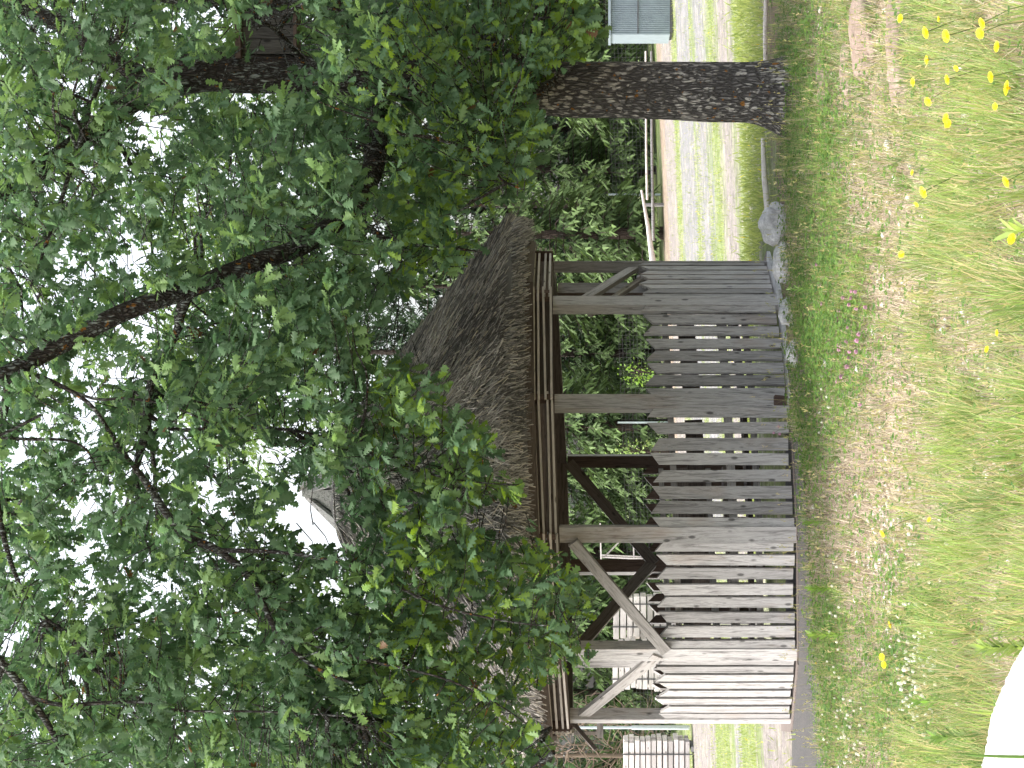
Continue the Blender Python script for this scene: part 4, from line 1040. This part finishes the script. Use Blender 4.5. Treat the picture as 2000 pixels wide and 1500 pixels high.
# clover and herb leaves close to the ground
HX = (np.array([(0, 0, 0), (-.42, .3, .05), (-.5, .7, .0), (-.15, 1, -.05), (.15, 1, -.05), (.5, .7, 0), (.42, .3, .05)], float), [np.array([(0, 1, 2, 3, 4, 5, 6)])])
def herbs(n):
    X, D, x, y = zone_pts(n)
    w_ = .12 + 1.1 * np.exp(-(((x - 1650) / 60) ** 2 + ((y - 640) / 150) ** 2)) + .7 * np.exp(-(((x - 1600) / 60) ** 2 + ((y - 260) / 230) ** 2)) + .9 * np.exp(-(((x - 1790) / 70) ** 2 + ((y - 1340) / 190) ** 2)) + .7 * np.exp(-(((x - 1650) / 50) ** 2 + ((y - 1420) / 160) ** 2)) + .5 * np.exp(-(((x - 1590) / 30) ** 2 + ((y - 850) / 140) ** 2))
    w_ += .9 * np.exp(-(((x - 1630) / 26) ** 2 + ((y - 1240) / 70) ** 2))
    k = (rng.random(n) < w_ * np.clip(.8 + 1.5 * nz(X, D, 4, 2), .1, 1.4)) & pav_mask(X, D) & ~trail(x, y) & ~((y > 1240) & (D < 8.2)); X = X[k]; D = D[k]; x = x[k]; y = y[k]; m = len(X)
    hh = rng.uniform(.02, .12, m) * (1 + .9 * np.exp(-(((x - 1650) / 60) ** 2 + ((y - 640) / 150) ** 2)))
    j = np.repeat(np.arange(m), 3); q = len(j); a = np.repeat(rng.uniform(0, 6.28, m), 3) + np.tile([0, 2.09, 4.19], m)
    pos = np.stack([X[j], D[j], SL * X[j] + hh[j]], 1); d = unit(np.stack([np.cos(a), np.sin(a), rng.uniform(-.3, .5, q)], 1)); up = np.array([[0, -.25, 1.0]]) + rng.normal(0, .25, (q, 3))
    Xa, Ya, Za = frames(d, up); h = rng.random((m, 1)); col = np.array([[.055, .12, .03]]) * (1 - h) + np.array([[.14, .23, .05]]) * h
    return scatter(HX[0], HX[1], pos, Xa, Ya, Za, np.repeat(rng.uniform(.012, .024, m), 3), col[j])
g = herbs(80000); o = np_mesh('clover_leaves', g[0], g[1], M['grass'], g[2]); tag(o, 'low green clover and herb leaves covering the ground', 'ground cover', None, 'stuff')
# weeds on the green strips of the far yard and round the pavilion
def far_weeds(n):
    D = rng.uniform(18.5, 50, n); y = rng.uniform(-60, 1560, n); X = (750 - y) / F * D
    Dn = D + 3 * nz(X * .30, D, .55, 0)
    ringd = np.sqrt((X - XC) ** 2 + (D - DC) ** 2)
    r = X > -2.2; ok = np.where(r, ((Dn > 19.3) & (Dn < 24.4)) | (((Dn > 27.6) & (Dn < 29.8)) | ((Dn > 41.3) & (Dn < 43.3)) | ((Dn > 34) & (Dn < 34.8))) & (rng.random(n) < .6) | (rng.random(n) < .05), ((Dn > 24.6) & (Dn < 28.5)) | ((Dn > 30) & (Dn < 36)) | (D > 48) | (rng.random(n) < .04)) & (ringd > RP + .3)
    X = X[ok]; D = D[ok]; m = len(X); pos = np.stack([X, D, SL * X], 1); a = rng.uniform(0, 6.28, m); le = rng.uniform(.1, 1.0, m)
    d = unit(np.stack([np.cos(a) * le, np.sin(a) * le, np.ones(m)], 1)); Xa, Ya, Za = frames(d, np.array([[0, -1.0, .2]]) + rng.normal(0, .5, (m, 3)))
    ln = rng.uniform(.04, .12, m) * np.where(D < 25, 1.1, .6); h = rng.random((m, 1)); col = np.array([[.19, .25, .08]]) * (1 - h) + np.array([[.40, .44, .16]]) * h
    yl = rng.random(m) < .012; col[yl] = np.array([.7, .55, .03])
    return scatter(SLEAF[0], SLEAF[1], pos, Xa, Ya, Za, np.stack([ln * .22, ln, ln], 1), col)
g = far_weeds(90000); o = np_mesh('weeds', g[0], g[1], M['grass'], g[2]); tag(o, 'strips of green weeds between the gravel tracks of the yard', 'weeds', None, 'stuff')
# gravel and pebbles
PB = (np.array([(1, 0, 0), (-.9, .1, 0), (0, 1, .1), (.1, -1, 0), (0, 0, .75), (0, 0, -.6), (.6, .6, .45), (-.6, -.6, .4)], float), [np.array([(0, 6, 4), (6, 2, 4), (2, 1, 4), (1, 7, 4), (7, 3, 4), (3, 0, 4), (0, 2, 6), (1, 3, 7), (0, 5, 2), (2, 5, 1), (1, 5, 3), (3, 5, 0)])])
def pebbles(n):
    X, D, x, y = zone_pts(n)
    w_ = .05 + 0 * x
    for (px_, py_, rx, ry, s_) in ((1895, 130, 26, 50, 1), (1905, 320, 24, 45, .8), (1890, 215, 18, 40, .6), (1930, 720, 40, 70, .5), (1960, 900, 40, 60, .6), (1740, 1090, 40, 110, .6), (1610, 770, 20, 60, .3), (1660, 790, 20, 30, .5)):
        w_ = w_ + s_ * np.exp(-(((x - px_) / rx) ** 2 + ((y - py_) / ry) ** 2))
    k = (rng.random(n) < w_ * .9) & pav_mask(X, D); X = X[k]; D = D[k]; m = len(X)
    s_ = rng.gamma(3, .0035, m) + .004; pos = np.stack([X, D, SL * X + zn(X, D) + s_ * .25], 1)
    a = rng.uniform(0, 6.28, m); Ya = np.stack([np.cos(a), np.sin(a), 0 * a], 1); Xa = np.stack([np.sin(a), -np.cos(a), 0 * a], 1); Za = np.tile([[0, 0, 1.0]], (m, 1))
    h = rng.random((m, 1)); col = np.array([[.40, .34, .29]]) * (1 - h) + np.array([[.82, .79, .74]]) * h
    return scatter(PB[0], PB[1], pos, Xa, Ya, Za, np.stack([s_ * rng.uniform(.8, 1.5, m), s_, s_], 1), col)
g = pebbles(30000); o = np_mesh('pebbles', g[0], g[1], M['petal'], g[2]); tag(o, 'pale pebbles strewn over bare patches of the meadow', 'pebbles', None, 'stuff')

# ------------------------------------------------------------------ flowers (each one a thing)
def mcol(name, c, rough=.6):
    m, nt, b, out = new_mat(name); oi = N(nt, 'ShaderNodeObjectInfo')
    L(nt, mixc(nt, 1.0, c, ramp(nt, oi.outputs['Random'], [(0, g3(.8)), (1, g3(1.1))]).outputs[0], 'MULTIPLY'), b.inputs['Base Color']); b.inputs['Roughness'].default_value = rough; return m
Y1 = mcol('yellow_petal', (.86, .68, .01)); Y2 = mcol('yellow_heart', (.72, .48, .01)); ST = mcol('flower_stem', (.12, .18, .05)); PK_ = mcol('pink_floret', (.58, .34, .44)); WH = mcol('white_floret', (.80, .80, .68))
def stem_mesh(h):
    mb = MB(); mb.tube([(0, 0, -h), (.012, .006, -h * .5), (0, 0, 0)], [.0022, .002, .0018], 5, cap=False); return mb
def hawk(h):
    root = bpy.data.objects.new('yellow_flower', None); link(root)
    stem_mesh(h).build('stem', ST, root)
    mb = MB()
    for ring_, (n, r, z) in enumerate(((17, .021, .0), (13, .016, .003), (9, .010, .005))):
        for i in range(n):
            a = 2 * math.pi * i / n + ring_ * .3; c, s = math.cos(a), math.sin(a); w_ = .0024
            mb.add([(c * .002 - s * w_ * .5, s * .002 + c * w_ * .5, z), (c * .002 + s * w_ * .5, s * .002 - c * w_ * .5, z), (c * r + s * w_, s * r - c * w_, z + .003), (c * r * 1.04, s * r * 1.04, z + .0035), (c * r - s * w_, s * r + c * w_, z + .003)], [(0, 1, 2, 3, 4)])
    mb.build('petals', Y1, root)
    mb = MB(); mb.tube([(0, 0, -.008), (0, 0, .0), (0, 0, .006)], [.003, .006, .004], 8); mb.build('heart', Y2, root)
    return root
def pompom(name, r, mat, h, n=60, seed=1):
    r_ = random.Random(seed); root = bpy.data.objects.new(name, None); link(root)
    stem_mesh(h).build('stem', ST, root)
    mb = MB()
    for i in range(n):
        z = 1 - 1.75 * (i + .5) / n; t = i * 2.4; q = math.sqrt(max(0, 1 - z * z)); d = Vector((q * math.cos(t), q * math.sin(t), z)); l = r * r_.uniform(.85, 1.15)
        s = d.cross(Vector((.3, .2, 1))).normalized() * r * .17; u = d.cross(s).normalized() * r * .17
        mb.add([d * r * .2 + s, d * r * .2 - s, d * r * .2 + u, d * l + s * .8, d * l - s * .8, d * l + u * .9], [(0, 1, 4, 3), (1, 2, 5, 4), (2, 0, 3, 5), (3, 4, 5)])
    mb.build('flower_head', mat, root); return root
def put(proto, first, x, y, h, lab, cat, grp, tilt=.3, s=1.0):
    o = proto if first else copy_tree(proto)
    q = G(x, y, h); o.location = (q.x, q.y, q.z + h); sc_ = s
    o.rotation_euler = (random.uniform(.05, tilt + .35), random.uniform(-tilt, tilt), random.uniform(-.8, .8)); o.scale = (sc_,) * 3; tag(o, lab, cat, grp); return o
hk = hawk(.26)
YF = [(1759, 36, 'yellow flower nearest the right edge above the reddish stones'), (1834, 37, 'tiny yellow flower close to the right edge'), (1809, 63, 'yellow flower above the large open one at the right'), (1849, 70, 'large open yellow flower near the right edge'), (1919, 45, 'upper of two touching yellow flowers in the right corner'), (1915, 65, 'lower of two touching yellow flowers in the right corner'), (1948, 91, 'yellow flower low in the right corner beside the touching pair'), (1811, 117, 'yellow flower in side view among reddish stones'), (1868, 133, 'small yellow bud flower over the white pebbles'), (1851, 155, 'yellow flower just above the white pebbles'), (1936, 150, 'yellow flower with notched petals just below the white pebbles'), (1968, 172, 'largest and lowest yellow flower at the right'), (1784, 160, 'yellow flower in front of the flat reddish stone'), (1813, 198, 'yellow flower left of the reddish stones'), (1944, 208, 'small yellow flower beside the largest one'), (1848, 231, 'upper of a pair of yellow flowers below the oak trunk'), (1852, 242, 'lower of a pair of yellow flowers below the oak trunk'), (1782, 337, 'tiny yellow flower in the middle of the meadow grass'), (1804, 375, 'larger yellow flower of the pair right of the boulder'), (1790, 399, 'smaller yellow flower of the pair right of the boulder'), (1966, 355, 'open yellow flower alone in tall foreground grass'), (1977, 467, 'yellow flower on a leafy star-shaped plant at the bottom'), (1761, 497, 'lone yellow flower in line with the right corner posts'), (1815, 1015, 'tiny yellow flower in line with the middle front post'), (1724, 1042, 'single yellow flower left of the middle front post'), (1739, 1220, 'single yellow flower in line with the left front post'), (1723, 1283, 'upper yellow flower of the left cluster'), (1727, 1298, 'lower yellow flower of the left cluster'), (1594, 1295, 'tiny yellow flower beside the dark path'), (1948, 650, 'small yellow flower deep in bright foreground grass'), (1928, 682, 'faint small yellow flower deep in foreground grass')]
for i, (x, y, lab) in enumerate(YF):
    small = any(w_ in lab for w_ in ('tiny', 'small', 'faint'))
    put(hk, i == 0, x, y, .26, lab, 'flower', 'yellow flowers on thin stems in the meadow', .35, .6 if small else (1.2 if 'large' in lab else .92))
pk = pompom('pink_clover', .016, PK_, .15, 60, 1)
PF = [(1593, 517), (1600, 556), (1585, 563), (1646, 581), (1660, 582), (1662, 568), (1670, 570), (1602, 593), (1638, 607), (1672, 602), (1690, 600), (1658, 595), (1635, 622), (1636, 628), (1655, 639), (1574, 636), (1677, 653), (1673, 665), (1653, 667), (1638, 674), (1614, 669), (1638, 683), (1659, 687), (1651, 693), (1657, 699), (1672, 687), (1654, 716), (1642, 735), (1635, 745), (1680, 790)]
for i, (x, y) in enumerate(PF): put(pk, i == 0, x, y, .13, 'pink clover flower in the green clover patch before the pavilion', 'flower', 'pink clover flowers in the clover patch', .3, random.uniform(.7, 1.0))
for (x, y, l_) in [(1511, 845, 'pink clover flower against the pickets, highest of three'), (1523, 847, 'pink clover flower against the pickets, second of three'), (1521, 833, 'pink clover flower against the pickets, right of the other two')]: put(pk, False, x, y, .24, l_, 'flower', 'pink clover flowers against the pickets', .3, .8)
for (x, y, l_) in [(1865, 1254, 'lone pink clover flower among white clover at the left'), (1871, 1305, 'lone purple-pink clover flower nearest the white stone block')]: put(pk, False, x, y, .12, l_, 'flower', 'pink clover flowers near the white block', .3, .9)
wc = pompom('white_clover', .013, WH, .10, 50, 2)
WF = [(1607, 715, 0), (1605, 735, 0), (1602, 750, 0), (1605, 760, 0), (1615, 775, 0), (1618, 795, 0), (1600, 805, 0), (1605, 825, 0), (1610, 835, 0), (1600, 845, 0), (1777, 1025, 1), (1775, 1043, 1), (1777, 1062, 1), (1786, 1062, 1), (1835, 1068, 1), (1848, 1061, 1), (1795, 1100, 1), (1818, 1110, 1), (1815, 1137, 1), (1836, 1133, 1)]
for _ in range(110):
    WF.append((random.gauss(1790, 26), min(1530, max(1180, random.gauss(1330, 85))), 2))
for _ in range(45):
    WF.append((random.gauss(1650, 22), random.uniform(1360, 1530), 3))
for _ in range(14): WF.append((random.uniform(1610, 1640), random.uniform(1080, 1330), 3))
WG = ['white clover flowers in front of the broad middle post', 'white clover flowers below the middle front post', 'white clover flowers massed at the lower left', 'white clover flowers beside the dark path']
WL = ['creamy white clover flower in a sparse row before the pavilion foot', 'white clover flower in a loose group on dry ground', 'white clover flower in the dense drift at the lower left', 'white clover flower at the edge of the dark path']
for i, (x, y, k) in enumerate(WF): put(wc, i == 0, x, y, .11, WL[k], 'flower', WG[k], .25, random.uniform(.55, .9))
# broad-leaved seedlings and the star-shaped plant
LF = (np.array([(0, 0, 0), (-.11, .3, .05), (-.085, .7, .02), (0, 1, -.08), (.085, .7, .02), (.11, .3, .05)], float), [np.array([(0, 1, 2, 3, 4, 5)])])
def rosette(name, x, y, n, ln, col, lab, cat, rise=.5, h=0, grp=None):
    q = G(x, y, h); a = np.arange(n) * 2.4 + rng.uniform(0, 6.28); m = n; t = np.linspace(0, 1, m)
    d = unit(np.stack([np.cos(a), np.sin(a), rise + .9 * t], 1)); pos = np.stack([0 * t, 0 * t, .02 + t * h], 1); Xa, Ya, Za = frames(d, np.array([[0, -.2, 1.0]]) + rng.normal(0, .2, (m, 3)))
    c = np.array([col]) * rng.uniform(.8, 1.2, (m, 1)); st = scatter(LF[0], LF[1], pos, Xa, Ya, Za, rng.uniform(.8, 1.15, m) * ln, c)
    root = empty(name, q, lab, cat, grp); np_mesh('leaves', st[0], st[1], M['grass'], st[2], root)
    if h: mb = MB(); mb.tube([(0, 0, 0), (.005, 0, h)], [.004, .003], 5); mb.build('stem', ST, root)
rosette('star_plant', 1992, 452, 18, .095, (.28, .36, .11), 'star-shaped pale green plant with pointed leaves at the bottom edge', 'plant', .6, .16)
rosette('willow_herb', 1935, 1265, 46, .075, (.24, .32, .10), 'feathery bright green plant just above the white stone block', 'plant', .9, .24)
rosette('willow_herb', 1838, 1440, 46, .07, (.16, .25, .08), 'feathery green plant among white clover at the left edge', 'plant', .7, .22)
rosette('willow_herb', 1800, 1370, 36, .065, (.18, .30, .08), 'narrow-leaved green plant right of the feathery left one', 'plant', .7, .2)
rosette('tall_weed', 1592, 1240, 44, .075, (.20, .30, .08), 'leafy green weed growing against the left front post', 'weed', .8, .26)
rosette('tall_weed', 1590, 1150, 40, .07, (.17, .27, .07), 'leafy green weed before the pickets left of the middle front post', 'weed', .8, .2)
rosette('tall_weed', 1580, 1020, 30, .06, (.18, .28, .08), 'leafy green weed at the foot of the middle front post', 'weed', .8, .18)
rosette('tall_weed', 1550, 565, 26, .055, (.17, .27, .08), 'leafy weed climbing before the right corner post', 'weed', .9, .28)
for i, (x, y, lab) in enumerate([(1745, 668, 'pair of pale broad-leaved seedlings below the clover patch'), (1728, 715, 'pale seedling left of its twin below the clover patch'), (1865, 700, 'pale seedling on bald ground'), (1860, 760, 'yellowish seedling in the middle of the foreground'), (1865, 850, 'broad-leaved seedling with several pale leaves'), (1605, 975, 'seedling beside the path before the middle front post'), (1680, 140, 'broad leaf plant on the reddish stones'), (1760, 260, 'broad-leaved plant below the oak trunk')]):
    rosette('seedling', x, y, 7, .05, (.24, .31, .11), lab, 'seedling', .5, .05)
# one broad blade of grass across the white block
q = P(2010, 1478, 7.15); mb = MB(); pts = [P(2030, 1479, 7.15), P(1985, 1478, 7.15), P(1940, 1477, 7.15), P(1900, 1475, 7.15), P(1865, 1470, 7.15)]
vs = []; ww = [.006, .006, .005, .004, .001]
for p_, w_ in zip(pts, ww): vs += [p_ + Vector((-w_, 0, 0)), p_ + Vector((0, -.003, 0)), p_ + Vector((w_, 0, 0))]
fs = []
for i in range(4): fs += [(3 * i, 3 * i + 1, 3 * i + 4, 3 * i + 3), (3 * i + 1, 3 * i + 2, 3 * i + 5, 3 * i + 4)]
mb.add(vs, fs, 0, True); o = mb.build('grass_blade', mcol('broad_blade', (.12, .22, .05))); tag(o, 'single broad green grass blade in front of the white stone block', 'grass blade')
